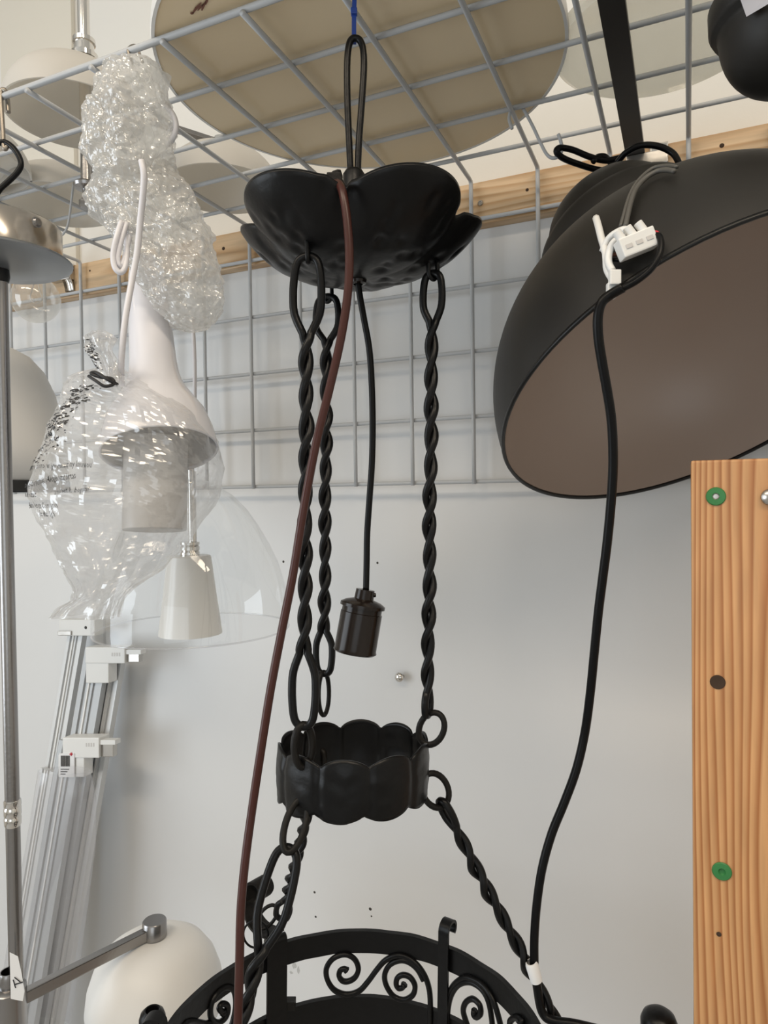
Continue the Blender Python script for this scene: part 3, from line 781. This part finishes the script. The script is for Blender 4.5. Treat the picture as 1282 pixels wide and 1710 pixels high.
lathe('glass_disc', [(0, 0), (R2*.86, -.001), (R2*.90, -.004), (R2*.95, -.006), (R2, -.003), (R2, .003), (R2*.95, .001), (R2*.9, .003), (R2*.86, .005), (0, .006)], c, 'frost', t, seg=96)

# ------------------------------------------------------------------ opal lamps lying and hanging above the mesh
def dome_shade_data(R_, H_, th=.0025, top=.012):
    o = [(R_*math.cos(PI/2*k/16)**.9, H_*math.sin(PI/2*k/16)) for k in range(16)]
    o = [p for p in o if p[0] > top]+[(top, H_)]
    i = [(max(p[0]-th, top*.8), p[1]-(0 if k == 0 else th)) for k, p in enumerate(o)]
    return o+list(reversed(i))+[o[0]]
def opal_lamp(u, v, d_, z_off, R_, H_, name, label, m='opal_thin', stem=None, knob=True, armto=None):
    c = P(u, v, d_); c.z = z_off
    t = thing(name, c, label, 'lamp shade', 'opal glass shades above the mesh')
    lathe('glass_shade', dome_shade_data(R_, H_), c, m, t, seg=64, sh=60)
    top = c+UP*H_
    if knob:
        lathe('knob', [(0, .016), (.011, .016), (.0118, .014), (.0118, -.002), (.006, -.004), (0, -.004)], top, 'chrome', t, seg=26)
    if armto:
        e = P(*armto); e.z = top.z+.007; dv = (e-top); dv.z = 0; sd = dv.cross(UP).normalized()
        obox('lamp_arm', top+UP*.007+dv*.5+dv.normalized()*.004, dv*.5, sd*.0065, UP*.0035, 'brushed', t, .001)
    return t, c, top
# the shade on a chrome stem, upper left
t, c, top = opal_lamp(125, 165, .945, HB+.052, .0905, .072, 'stem_lamp', 'white glass dome on a chrome stem above the mesh, upper left', knob=False)
sx, sy = P(141, 100, .925).x, P(141, 100, .925).y
t['group'] = ''
del t['group']
lathe('stem', [(.0058, -.115), (.0078, -.115), (.0080, 1.02-.2), (.0058, 1.02-.2)], (sx, sy, top.z), 'chrome', t, seg=20)
lathe('stem_nut', [(.008, -.006), (.017, -.006), (.0175, 0), (.013, .003), (.0125, .014), (.0145, .0145), (.0145, .020), (.008, .021)], (sx, sy, top.z), 'chrome', t, seg=24)
zfin = P(141, 308, .925).z
lathe('stem_foot', [(0, -.018), (.0055, -.018), (.006, -.006), (.0165, -.004), (.0175, 0), (.016, .002), (.008, .003), (.0075, .05)], (sx, sy, zfin), 'brushed', t, seg=28)
lathe('foot_nut', [(0, -.030), (.007, -.030), (.008, -.026), (.008, -.020), (.005, -.017), (0, -.017)], (sx-.004, sy, zfin), 'brushed', t, seg=8)
opal_lamp(371, 330, 1.085, HB+.012, .090, .066, 'opal_shade', 'white glass dome with chrome arm lying on the mesh behind the bubble wrap', armto=(258, 260, 1.02))
opal_lamp(100, 350, 1.135, HB+.012, .090, .062, 'opal_shade', 'white glass dome on the mesh above the chrome canopy', knob=False)
opal_lamp(-62, 280, 1.0, HB+.012, .090, .066, 'opal_shade', 'white glass dome cut by the left edge, above the mesh', armto=(6, 222, .965))

# ------------------------------------------------------------------ chrome pendant at the left edge
DL = .82
lc = P(11, 838, DL); lx, ly = lc.x, lc.y
cl = thing('chrome_pendant', (lx, ly, EYE-.62), 'chrome pendant with a long rod and opal glass shade at the left edge', 'pendant lamp')
zd = EYE+.288
lathe('canopy_plate', [(0, -.010), (.012, -.010), (.04, -.008), (.072, -.004), (.0805, .001), (.081, .003), (.079, .0045), (0, .006)], (lx-.004, ly, zd), 'satin_grey', cl, seg=72, label='satin grey canopy plate')
cn = lathe('canopy', [(.0685, .006), (.0695, .007), (.0695, .041), (.067, .044), (0, .046)], (lx-.004, ly, zd), 'canopy_nickel', cl, seg=72)
sc_ = on_cyl(62, 371, Vector((lx-.004, ly, 0)), .0697)
lathe('canopy_screw', [(0, .003), (.004, .0028), (.0052, 0), (.0065, -.0004)], sc_, 'brushed', cn, axis=(sc_-Vector((lx, ly, sc_.z))), seg=14)
rx, ry = P(10.5, 900, DL).x, P(10.5, 900, DL).y
lathe('rod_collar', [(.008, 0), (.0098, 0), (.0105, -.010), (.0092, -.016), (.0078, -.017)], (rx, ry, zd-.008), 'black_edge', cl, seg=24)
zc0, zc1 = EYE-.375, EYE-.58
lathe('rod', [(0, -.6), (.0081, -.6), (.0081, .278), (0, .278)], (rx, ry, EYE), 'brushed', cl, seg=28)
zk = P(10, 1361, DL).z
lathe('rod_joint', [(.0082, -.016), (.0092, -.014), (.0096, -.006), (.0088, -.004), (.0096, -.002), (.0096, .006), (.0088, .008), (.0095, .009), (.0095, .015), (.0082, .016)], (rx, ry, zk), 'chrome', cl, seg=28)
zh = P(14, 1655, DL).z
hb_ = lathe('hub', [(0, -.09), (.019, -.09), (.0192, .004), (.017, .006), (.0110, .007), (.0110, .020), (.0095, .024), (.0082, .024)], (P(15, 1655, DL).x, P(15, 1655, DL).y, zh), 'brushed', cl, seg=32)
kn = P(258, 1546, .955)
a0 = Vector((P(20, 1655, DL).x, P(20, 1655, DL).y, kn.z-.002)); av = kn-a0; sd = av.cross(UP).normalized()
av.z = 0
ar = obox('lamp_arm', a0+av*.5-UP*.004, av*.5, sd*.0058, UP*.0075, 'brushed', cl, .0015)
lathe('arm_knob', [(0, .008), (.0150, .008), (.0162, .0065), (.0162, -.014), (.013, -.016), (0, -.016)], kn, 'brushed', ar, seg=36)
sh_c = Vector((kn.x, kn.y, kn.z-.100))
lathe('glass_shade', [(.010, .085), (.028, .084), (.05, .078), (.068, .066), (.081, .047), (.089, .024), (.092, 0), (.088, -.020), (.078, -.035), (.062, -.044), (.060, -.042), (.075, -.033), (.085, -.019), (.089, 0), (.086, .022), (.078, .045), (.05, .075), (.01, .082)], sh_c, 'opal_matt', cl, seg=64, label='rounded white opal glass shade', sh=0)
# paper tag tied near the hub
tg = [P(16, 1590, .80), P(30, 1597, .80), P(36, 1625, .80), P(41, 1655, .80), P(38, 1672, .80), P(18, 1668, .80)]
tgm = link('paper_tag', mesh('paper_tag', tg, [(0, 1, 2, 3, 4, 5)]), 'paper', cl, False)
for u0, v0, u1, v1 in ((24, 1632, 34, 1640), (25, 1644, 38, 1640), (22, 1636, 26, 1650)):
    p, q = P(u0, v0, .7992), P(u1, v1, .7992); s_ = (q-p).cross(CF).normalized()*.0007
    link('pen_stroke', mesh('pen_stroke', [p-s_, p+s_, q+s_, q-s_], [(0, 1, 2, 3)]), 'print', tgm, False)
# hook of the chrome pendant
sh = thing('steel_hook', P(8, 200, DL), 'flat steel hook over the mesh edge at the far left', 'hook')
hp = [(14, 188), (12.5, 168), (9, 152), (4, 150), (1.5, 160), (3, 190), (5, 220), (6, 244), (9, 249), (12, 244)]
tube('hook_wire', catmull([P(u, v, DL-.006+(.007 if k in (0, 1) else 0)) for k, (u, v) in enumerate(hp)], 5), .0026, 'zinc_hook', sh, 8)
tube('hook_loop', catmull([P(u, v, DL-.006) for u, v in ((-6, 240), (2, 238), (10, 238), (22, 247), (32, 262), (35, 276), (28, 289), (14, 303), (0, 316), (-8, 330), (-6, 345), (2, 352))], 5), .0034, 'iron', cl, 8, label='black bent hook above the canopy')

# ------------------------------------------------------------------ globe bulb and white pendant behind the rod
gc = P(60, 500, 1.08)
gb = thing('glass_globe', gc, 'clear round glass bulb behind the chrome rod', 'bulb')
gR = .036
gp_ = [(.012, gR+.012), (.013, gR+.004)]+[(gR*math.sin(PI*(k/20)), gR*math.cos(PI*k/20)) for k in range(3, 21)]
lathe('glass', gp_, gc, 'bulb_glass', gb, seg=40, sh=0)
lathe('bulb_cap', [(0, gR+.03), (.011, gR+.03), (.013, gR+.026), (.013, gR+.008), (0, gR+.006)], gc, 'steel', gb, seg=20)
tube('filament', catmull([gc+UP*.04, gc+UP*.015+CR*.006, gc+CR*.010, gc-UP*.006, gc-CR*.009+UP*.002, gc+UP*.02-CR*.004, gc+UP*.04], 5), .0008, 'steel', gb, 6)
tube('bulb_wire', catmull([P(60, 452, 1.08), P(75, 420, 1.08), P(95, 400, 1.07), P(112, 380, 1.06), P(120, 330, 1.05), P(123, 300, 1.047)], 5), .0018, 'wire', gb, 6)
wc = P(-8, 806, 1.0)
wp = thing('white_pendant', wc, 'white domed pendant shade with a black lower band behind the chrome rod', 'pendant lamp')
wpp = [(.012, .198), (.03, .194), (.05, .183), (.068, .162), (.082, .130), (.091, .09), (.096, .05), (.0985, 0), (.0965, 0), (.094, .05), (.089, .088), (.08, .128), (.066, .158), (.05, .178), (.012, .19)]
lathe('shade', wpp, wc, 'opal_matt', wp, seg=64, sh=0)
lathe('lower_band', [(.0988, .001), (.0995, .001), (.0995, -.013), (.0965, -.013), (.0965, .001)], wc, 'black_band', wp, seg=64)
tube('cord', [wc+UP*.19, wc+UP*.3, wc+UP*.44, Vector((wc.x, wc.y, HB+.005))], .0022, 'white_cable', wp, 8)

# ------------------------------------------------------------------ lofted wraps
def interp(rows, y):
    for a, b in zip(rows, rows[1:]):
        if a[0] <= y <= b[0]:
            t = (y-a[0])/(b[0]-a[0]); return [a[i]+(b[i]-a[i])*t for i in range(1, len(a))]
    return list(rows[-1][1:]) if y > rows[-1][0] else list(rows[0][1:])
def loft_point(rows, d_, a, y, disp, sq=1.):
    xl, xr, th = interp(rows, y)
    c = P((xl+xr)/2, y, d_); hw = (xr-xl)/2/FPX*d_
    dx, dz = math.cos(a), math.sin(a)
    if sq != 1.: dx = math.copysign(abs(dx)**sq, dx); dz = math.copysign(abs(dz)**sq, dz)
    p = c+CR*(hw*dx)+CF*(th*dz)
    n = (CR*(dx/max(hw, .004))+CF*(dz/max(th, .004))).normalized()
    return p+n*disp(p, a, y), n
def loft(name, rows, d_, nseg, nrow, disp, m, parent, smooth, label=None, sq=1.):
    y0, y1 = rows[0][0], rows[-1][0]; vs, fs = [], []
    for i in range(nrow+1):
        y = y0+(y1-y0)*i/nrow
        for k in range(nseg):
            vs.append(loft_point(rows, d_, 2*PI*k/nseg, y, disp, sq)[0])
    for i in range(nrow):
        for k in range(nseg):
            l = (k+1) % nseg; fs.append((i*nseg+k, i*nseg+l, (i+1)*nseg+l, (i+1)*nseg+k))
    me = mesh(name, vs, fs)
    return link(name, me, m, parent, smooth, label)
def bub(p, a, y):
    q = p*34
    big = noise.fractal(q, 1., 2.1, 3)*.0085
    dd, _ = noise.voronoi(p*125)
    cell = max(0., .55-dd[0])*.0038
    rid = abs(noise.noise(p*55+Vector((9, 2, 4))))
    return big+cell-max(0, .12-rid)*.022
bw = thing('bubble_wrap', P(235, 300, .743), 'crumpled bundle of clear bubble wrap hung from the mesh edge', 'packaging')
U_ = [(104, 222, 246, .010), (112, 205, 258, .022), (125, 188, 272, .034), (150, 168, 279, .043), (180, 162, 283, .048), (210, 153, 285, .05), (240, 146, 284, .05), (270, 148, 279, .046), (296, 158, 268, .040), (312, 175, 258, .028)]
L_ = [(268, 205, 270, .020), (285, 170, 292, .036), (305, 158, 306, .044), (330, 152, 323, .048), (360, 160, 338, .05), (390, 180, 349, .048), (420, 206, 358, .045), (450, 224, 366, .044), (480, 240, 371, .042), (510, 256, 370, .038), (532, 276, 360, .028), (548, 296, 342, .016), (553, 312, 328, .006)]
loft('wrap_sheet', U_, .743, 190, 100, bub, 'bubble', bw, False, 'upper fold of crumpled bubble wrap')
loft('wrap_sheet', L_, .765, 230, 140, bub, 'bubble', bw, False, 'lower fold of crumpled bubble wrap')
whk = thing('wrap_hook', P(228, 95, .74), 'small brown steel hook holding the bubble wrap to the mesh', 'hook')
tube('hook_wire', catmull([P(u, v, .741+dd) for u, v, dd in ((222, 106, -.004), (217, 96, -.006), (214, 84, -.006), (218, 78, -.002), (226, 76, .003), (230, 81, .007), (233, 90, .008), (238, 104, .006))], 5), .0016, 'zinc_hook', whk, 8)

# ------------------------------------------------------------------ white bell pendant inside a plastic bag
nb = (CR*-.165+CU*.91+CF*.30).normalized()
DB = .735
bcn = P(267, 752, DB)
bp_ = thing('white_bell_pendant', bcn, 'glossy white bell pendant with narrow neck packed in a clear bag', 'pendant lamp')
pr = [(.0605, 0), (.0603, .006), (.0575, .022), (.0515, .042), (.0405, .060), (.0320, .075), (.0275, .090), (.0255, .108), (.0245, .13), (.0235, .16), (.0225, .19), (.020, .225), (.016, .245), (0, .25)]
pin = [(.0585, .0005), (.056, .021), (.05, .040), (.0385, .058), (.030, .073), (.024, .09), (.0, .1)]
lathe('shade', pr, bcn, 'white_gloss', bp_, axis=nb, seg=64, sh=0)
lathe('shade_inside', pin, bcn, 'grey_inside', bp_, axis=nb, seg=64, sh=0)
lathe('shade_rim', [(.0605, 0), (.0612, -.001), (.0598, -.0022), (.0583, -.001), (.0583, .001)], bcn, 'white_gloss', bp_, axis=nb, seg=64, sh=0)
cyl_c = P(258, 886, DB+.01)
lathe('diffuser', [(0, .0), (.0325, 0), (.0335, .001), (.0335, .10), (0, .10)], cyl_c, 'grey_inside', bp_, axis=(UP+CF*.12), seg=40)
tube('cord', catmull([P(u, v, d_) for u, v, d_ in ((236, 268, .685), (240, 290, .685), (239, 320, .69), (234, 370, .70), (229, 420, .705), (221, 465, .705), (211, 520, .70), (205, 570, .70), (202, 620, .71), (204, 642, .725))], 5), .0032, 'white_cable', bp_, 8)
tube('cord', catmull([P(u, v, d_) for u, v, d_ in ((275, 175, .745), (288, 190, .742), (294, 210, .74), (290, 228, .742), (280, 242, .748))], 5), .0030, 'white_cable', bp_, 8)
tube('cord', catmull([P(u, v, d_) for u, v, d_ in ((203, 370, .72), (195, 395, .715), (189, 425, .715), (192, 447, .715), (202, 455, .717), (210, 442, .72), (212, 410, .725), (210, 375, .73))], 5), .0030, 'white_cable', bp_, 8)
tube('cord', catmull([P(u, v, d_) for u, v, d_ in ((212, 372, .722), (203, 400, .718), (197, 430, .717), (201, 444, .718), (208, 430, .722), (220, 380, .73))], 5), .0026, 'white_cable', bp_, 8)

BG = [(612, 176, 200, .008), (622, 150, 214, .020), (634, 122, 236, .034), (660, 114, 286, .052), (690, 110, 336, .064), (730, 97, 361, .074), (780, 81, 376, .080), (830, 67, 359, .078), (870, 76, 336, .07), (920, 102, 299, .056), (960, 120, 259, .040), (985, 129, 220, .024), (1000, 124, 204, .018), (1014, 98, 200, .018), (1031, 80, 196, .016)]
def crinkle(p, a, y):
    knot = max(0., 1-(y-612)/190.); low = max(0., (y-880)/140.)
    rel = p-BKN
    q = Vector((math.atan2(rel.dot(CR), -rel.dot(CU)+.02)*2.2, a*.8, rel.length*9))     # folds run out from the knot
    f = .0052*noise.fractal(p*20, 1., 2.2, 2)
    f += (.30-abs(noise.noise(q*3.1+Vector((3, 7, 1)))))*.0060
    f += (.30-abs(noise.noise(p*50+Vector((5, 1, 8)))))*.0050
    f += (.25-abs(noise.noise(p*105+Vector((2, 4, 6)))))*.0016
    f += (knot+low)*.0030*math.sin(a*13+3*noise.noise(p*18))
    return f*.9-.0028
BKN = P(185, 640, .70)
bg = thing('plastic_bag', P(220, 800, .73), 'clear printed plastic bag knotted around the white bell pendant', 'plastic bag')
DBG = .735
SQ = .72
def front_angle(s): return -math.acos(max(-1, min(1, math.copysign(abs(s)**(1/SQ), s))))
body = loft('bag_film', BG, DBG, 130, 110, crinkle, 'poly', bg, False, 'crumpled clear bag film', sq=SQ)
TF = [(553, 160, 172, .004), (562, 142, 190, .008), (585, 144, 186, .008), (610, 160, 192, .007), (630, 172, 196, .007), (640, 176, 196, .007)]
def tuft(p, a, y): return .0030*math.sin(a*7+8*noise.noise(p*40))+.0034*noise.noise(p*60)
loft('bag_top', TF, .70, 70, 36, tuft, 'poly', bg, False, 'gathered top of the bag')
tube('bag_tie', catmull([P(u, v, d_) for u, v, d_ in ((148, 628, .685), (160, 636, .68), (175, 645, .68), (190, 641, .685), (186, 632, .685), (168, 630, .683), (152, 624, .683), (160, 622, .683), (180, 634, .68), (196, 642, .69))], 5), .0017, 'print', bg, 8)
# printing on the bag: mesh letters laid on the film
def letters(txt, u0, v0, size, slope, name='printed_line', squash=1., jit=0.):
    cu = bpy.data.curves.new('txt', 'FONT'); cu.body = txt; cu.size = 1.0; cu.resolution_u = 1
    o = bpy.data.objects.new('txt', cu); COL.objects.link(o)
    bpy.context.view_layer.update()
    dg = bpy.context.evaluated_depsgraph_get(); me0 = o.evaluated_get(dg).to_mesh()
    vs = []
    for v in me0.vertices:
        u = u0+v.co.x*size*squash; y = v0-v.co.y*size+slope*(v.co.x*size)+jit*math.sin(u*.11+v0)
        xl, xr, th = interp(BG, y); s = max(-.985, min(.985, (u-(xl+xr)/2)/((xr-xl)/2)))
        a = front_angle(s)
        p, n = loft_point(BG, DBG, a, y, crinkle, SQ)
        vs.append(p+n*.0018)
    fs = [tuple(p.vertices) for p in me0.polygons]
    o.evaluated_get(dg).to_mesh_clear(); bpy.data.objects.remove(o); bpy.data.curves.remove(cu)
    return link(name, mesh(name, vs, fs), 'print', bg, False)
for txt, u, v, s, sl, sq, j in (('Antomi csomo v igy mucusz my kinovou', 84, 790, 14, -.01, .52, .8), ('Joanden uzat lurtus. Alegen uzat brtas', 76, 819, 14, -.07, .48, .8), ('Bianden uzat', 76, 832, 13, .0, .58, .6), ('amejchet k. bogrunar', 142, 829, 12, -.06, .58, .6),
                              ('Bianden engasta Comoguen', 76, 849, 13, .0, .52, .4), ('Fjerdup ligh', 110, 861, 13, .02, .58, .4), ('komyvo gibt', 98, 743, 11, -.10, .6, 1.), ('dy trau kive', 104, 724, 11, -.2, .6, 1.), ('uvod', 94, 762, 12, -.1, .7, 1.)):
    letters(txt, u, v, s, sl, squash=sq, jit=j)
# creased print running up the left fold and the gathered top
random.seed(11)
dv, df = [], []
for k in range(230):
    t_ = random.random()
    v = 655+t_*125; u = 178-t_*82+random.gauss(0, 9+8*t_)
    xl, xr, th = interp(BG, v)
    s = (u-(xl+xr)/2)/((xr-xl)/2)
    if abs(s) > .97: continue
    a = -math.acos(s); wq, hq, sl = random.uniform(.8, 3.2), random.uniform(.5, 1.5), random.uniform(-.6, .3)
    idx = len(dv)
    for du, dy in ((-wq, -hq), (wq, -hq), (wq, hq), (-wq, hq)):
        uu, yy = u+du, v+dy+sl*du
        xl, xr, th = interp(BG, yy); s2 = max(-.985, min(.985, (uu-(xl+xr)/2)/((xr-xl)/2)))
        p, n = loft_point(BG, DBG, front_angle(s2), yy, crinkle, SQ); dv.append(p+n*.0010)
    df.append((idx, idx+1, idx+2, idx+3))
o = link('creased_print', mesh('creased_print', dv, df), 'print', bg, False, 'smudged black print along the fold'); o['kind'] = 'stuff'
dv, df = [], []
for k in range(110):
    v = random.uniform(566, 628); c_ = 150+(v-566)*.28; u = c_+random.gauss(2, 5)
    xl, xr, th = interp(TF, v); s = (u-(xl+xr)/2)/((xr-xl)/2)
    if abs(s) > .95: continue
    idx = len(dv); wq, hq = random.uniform(.5, 2.0), random.uniform(.4, 1.2)
    for du, dy in ((-wq, -hq), (wq, -hq), (wq, hq), (-wq, hq)):
        s2 = max(-.985, min(.985, (u+du-(xl+xr)/2)/((xr-xl)/2)))
        p, n = loft_point(TF, .70, -math.acos(s2), v+dy, tuft); dv.append(p+n*.0009)
    df.append((idx, idx+1, idx+2, idx+3))
o = link('creased_print', mesh('creased_print', dv, df), 'print', bg, False, 'smudged black print on the gathered top'); o['kind'] = 'stuff'

# ------------------------------------------------------------------ clear glass bell pendant
DG = .90
def gz(v): return P(322, v, DG).z
gcx = P(321, 940, DG)
gpn = thing('glass_bell_pendant', (gcx.x, gcx.y, gz(1050)), 'clear glass bell pendant with a small white inner cup', 'pendant lamp')
px = DG/FPX
gprof = [(158, 1050), (158.5, 1035), (157, 1010), (152, 978), (141, 940), (126, 908), (109, 878), (91, 852), (68, 828), (45, 812), (24, 803), (12, 801)]
gpo = [(r*px, gz(v)-EYE) for r, v in gprof]; gpi = [(max(r*px-.0022, .006), gz(v)-EYE-.0012) for r, v in gprof]
lathe('glass_bell', gpo, (gcx.x, gcx.y, EYE), 'glass', gpn, seg=96, sh=0, label='large clear glass bell')
lathe('bell_rim', [(158*px+.0011*math.cos(2*PI*k/10), gz(1050)-EYE+.0011*math.sin(2*PI*k/10)) for k in range(11)], (gcx.x, gcx.y, EYE), 'film', gpn, seg=96, sh=0)
tube('cord', catmull([P(u, v, DG) for u, v in ((321, 530), (323, 560), (325, 610), (325, 660), (325, 690))], 5), .0026, 'white_cable', gpn, 8)
sx_, sy_ = P(320, 800, DG).x, P(320, 800, DG).y
lathe('stem_cap', [(0, 0), (.006, 0), (.006, -.02), (0, -.02)], (P(327, 678, DG).x, P(327, 678, DG).y, gz(676)), 'black_edge', gpn, seg=16)
lathe('stem', [(.0052, gz(930)-EYE), (.0052, gz(688)-EYE), (0, gz(688)-EYE)], (sx_, sy_, EYE), 'chrome', gpn, seg=20)
lathe('stem_collar', [(0, gz(928)-EYE), (.0125, gz(928)-EYE), (.0125, gz(922)-EYE), (.0110, gz(920)-EYE), (.0125, gz(918)-EYE), (.0125, gz(913)-EYE), (.0110, gz(911)-EYE), (.0125, gz(909)-EYE), (.0125, gz(905)-EYE), (.005, gz(904)-EYE)], (P(317, 915, DG).x, P(317, 915, DG).y, EYE), 'chrome', gpn, seg=24)
cx_, cy_ = P(317, 990, DG).x, P(317, 990, DG).y
lathe('inner_cup', [(0, gz(927)-EYE), (.0255, gz(927)-EYE), (.0275, gz(929)-EYE), (.0290, gz(940)-EYE), (.0342, gz(995)-EYE), (.0408, gz(1058)-EYE), (.0388, gz(1058)-EYE), (.0322, gz(995)-EYE), (.026, gz(934)-EYE), (0, gz(932)-EYE)], (cx_, cy_, EYE), 'opal', gpn, seg=48, label='glossy white opal cup', sh=35)

# ------------------------------------------------------------------ aluminium rails leaning on the wall
UPW = UP
rl = [  # top-centre pixel, half width px, plane Y offset, label
    (130, 1056, 12.5, 1.005, 'slim aluminium rail at the back of the leaning bundle, highest top end', 'alu', (98, 158, 1035, 1062), None),
    (164, 1090, 18.5, .985, 'grey aluminium rail with white end clip, middle of the leaning bundle', 'alu_dark', (142, 208, 1081, 1108), (143, 181, 1141)),
    (196, 1092, 12, 1.003, 'narrow bright rail at the right side of the leaning bundle', 'alu', None, None),
    (121, 1240, 19, .958, 'front aluminium rail with barcode label on its white end clip', 'alu_dark', (104, 165, 1232, 1266), (97, 140, 1298)),
    (82, 1285, 12, .966, 'short white rail wrapped in film at the left of the bundle', 'alu', None, None)]
slope = -.170
for u, v, hwp, Y_, lab, m, clip, drop in rl:
    t0 = PY(u, v, Y_); ub = u+slope*(1700-v); t1 = PY(ub, 1700, Y_-.075)
    dvv = (t1-t0).normalized(); t2 = t0+dvv*((t0.z-.002)/-dvv.z)
    t = thing('aluminium_rail', t2, lab, 'rail', 'rails leaning on the wall')
    dep = (t0-CAM).dot(CF); hw = hwp/FPX*dep*1.32
    X_ = Vector((1, 0, 0)); X_ = (X_-dvv*X_.dot(dvv)).normalized(); Yd = dvv.cross(X_).normalized()
    if Yd.y > 0: Yd = -Yd             # towards the room
    # profile with two grooves
    prof = [(-1, -.006), (-1, .006), (-.62, .006), (-.60, .0025), (-.36, .0025), (-.34, .006), (.22, .006), (.24, .003), (.46, .003), (.48, .006), (1, .006), (1, -.006)]
    vs = [t0+X_*(hw*a)+Yd*b for a, b in prof]+[t2+X_*(hw*a)+Yd*b for a, b in prof]
    n = len(prof); fs = [(i, (i+1) % n, n+(i+1) % n, n+i) for i in range(n)]+[tuple(reversed(range(n))), tuple(range(n, 2*n))]
    me = mesh('rail_profile', vs, fs); bm = bmesh.new(); bm.from_mesh(me); bmesh.ops.recalc_face_normals(bm, faces=bm.faces); bm.to_mesh(me); bm.free()
    link('rail_profile', me, m, t, False)
    mid = X_*(hw*-.10); q0, q1 = t0+mid+Yd*.0062, t2+mid+Yd*.0062
    me = mesh('rail_lip', *hexa([q0-X_*.0016-Yd*.001, q0+X_*.0016-Yd*.001, q0+X_*.0016+Yd*.002, q0-X_*.0016+Yd*.002, q1-X_*.0016-Yd*.001, q1+X_*.0016-Yd*.001, q1+X_*.0016+Yd*.002, q1-X_*.0016+Yd*.002]))
    link('rail_lip', me, 'white_plastic', t, False)
    def slab(name, ul, ur, vt, vb, yoff, thick, m_, par, bv=.002):
        cs = [PY(ul, vb, yoff), PY(ur, vb, yoff), PY(ur, vt, yoff), PY(ul, vt, yoff)]
        back = [c_+Vector((0, thick, 0)) for c_ in cs]
        me = mesh(name, *hexa(cs+back)); bevel(me, bv); return link(name, me, m_, par, False)
    if clip:
        yo = Y_-.020
        c1 = slab('end_clip', clip[0], clip[1], clip[2], clip[3], yo, .026, 'white_plastic', t)
        if drop: slab('clip_leg', drop[0], drop[1], clip[3]-6, drop[2], yo+.002, .022, 'white_plastic', c1)
        if drop: slab('clip_contact', clip[1]-6, clip[1]+24, clip[2]+6, clip[3]-2, yo+.006, .010, 'steel', c1, .001); slab('clip_finger', clip[1]-8, clip[1]+27, clip[2]+4, clip[2]+12, yo+.003, .014, 'white_plastic', c1, .001)
        else: slab('clip_contact', clip[0]-2, clip[0]+20, clip[3]-8, clip[3]-1, yo-.003, .010, 'steel', c1, .001)
        if drop:
            for ii in range(4):
                slab('embossed_mark', clip[1]-22+ii*4, clip[1]-20+ii*4, clip[2]+9, clip[2]+15, yo-.0004, .001, 'grey_inside', c1, 0)
        if not drop:
            lathe('clip_screw', [(0, .001), (.0025, .001), (.003, 0)], PY(143, 1048, yo-.0005), 'print', c1, axis=(0, -1, 0), seg=10)
        if clip[2] > 1200:
            st_ = slab('barcode_label', 99, 124, 1258, 1298, yo-.0012, .0014, 'paper', c1, 0)
            ub_ = 101.5
            for ii in range(9):
                wb_ = (1.0, .6, 1.4)[ii % 3]; slab('barcode_bar', ub_, ub_+wb_, 1262, 1280, yo-.0018, .0005, 'print', st_, 0); ub_ += wb_+.7
            for (a_, b_, c_, d_2) in ((116, 121, 1258.6, 1260.4), (117.6, 119.4, 1256.8, 1262.2)): slab('red_mark', a_, b_, c_, d_2, yo-.002, .0005, 'red_print', st_, 0)
            for ii in range(3): slab('label_line', 101, 115-ii*3, 1284+ii*4, 1285.5+ii*4, yo-.0018, .0005, 'print', st_, 0)
# clear film wound round the bundle
fl = [(1286, 64, 150, .020), (1330, 57, 160, .024), (1400, 46, 160, .026), (1500, 28, 148, .028), (1600, 10, 134, .030), (1720, -12, 116, .032)]
def filmd(p, a, y): return .0010*noise.noise(p*30)
film = loft('film_sleeve', fl, 1.262, 60, 60, filmd, 'film', None, True)
tag(film, 'clear plastic film sleeve around the lower part of the rails', 'plastic film')
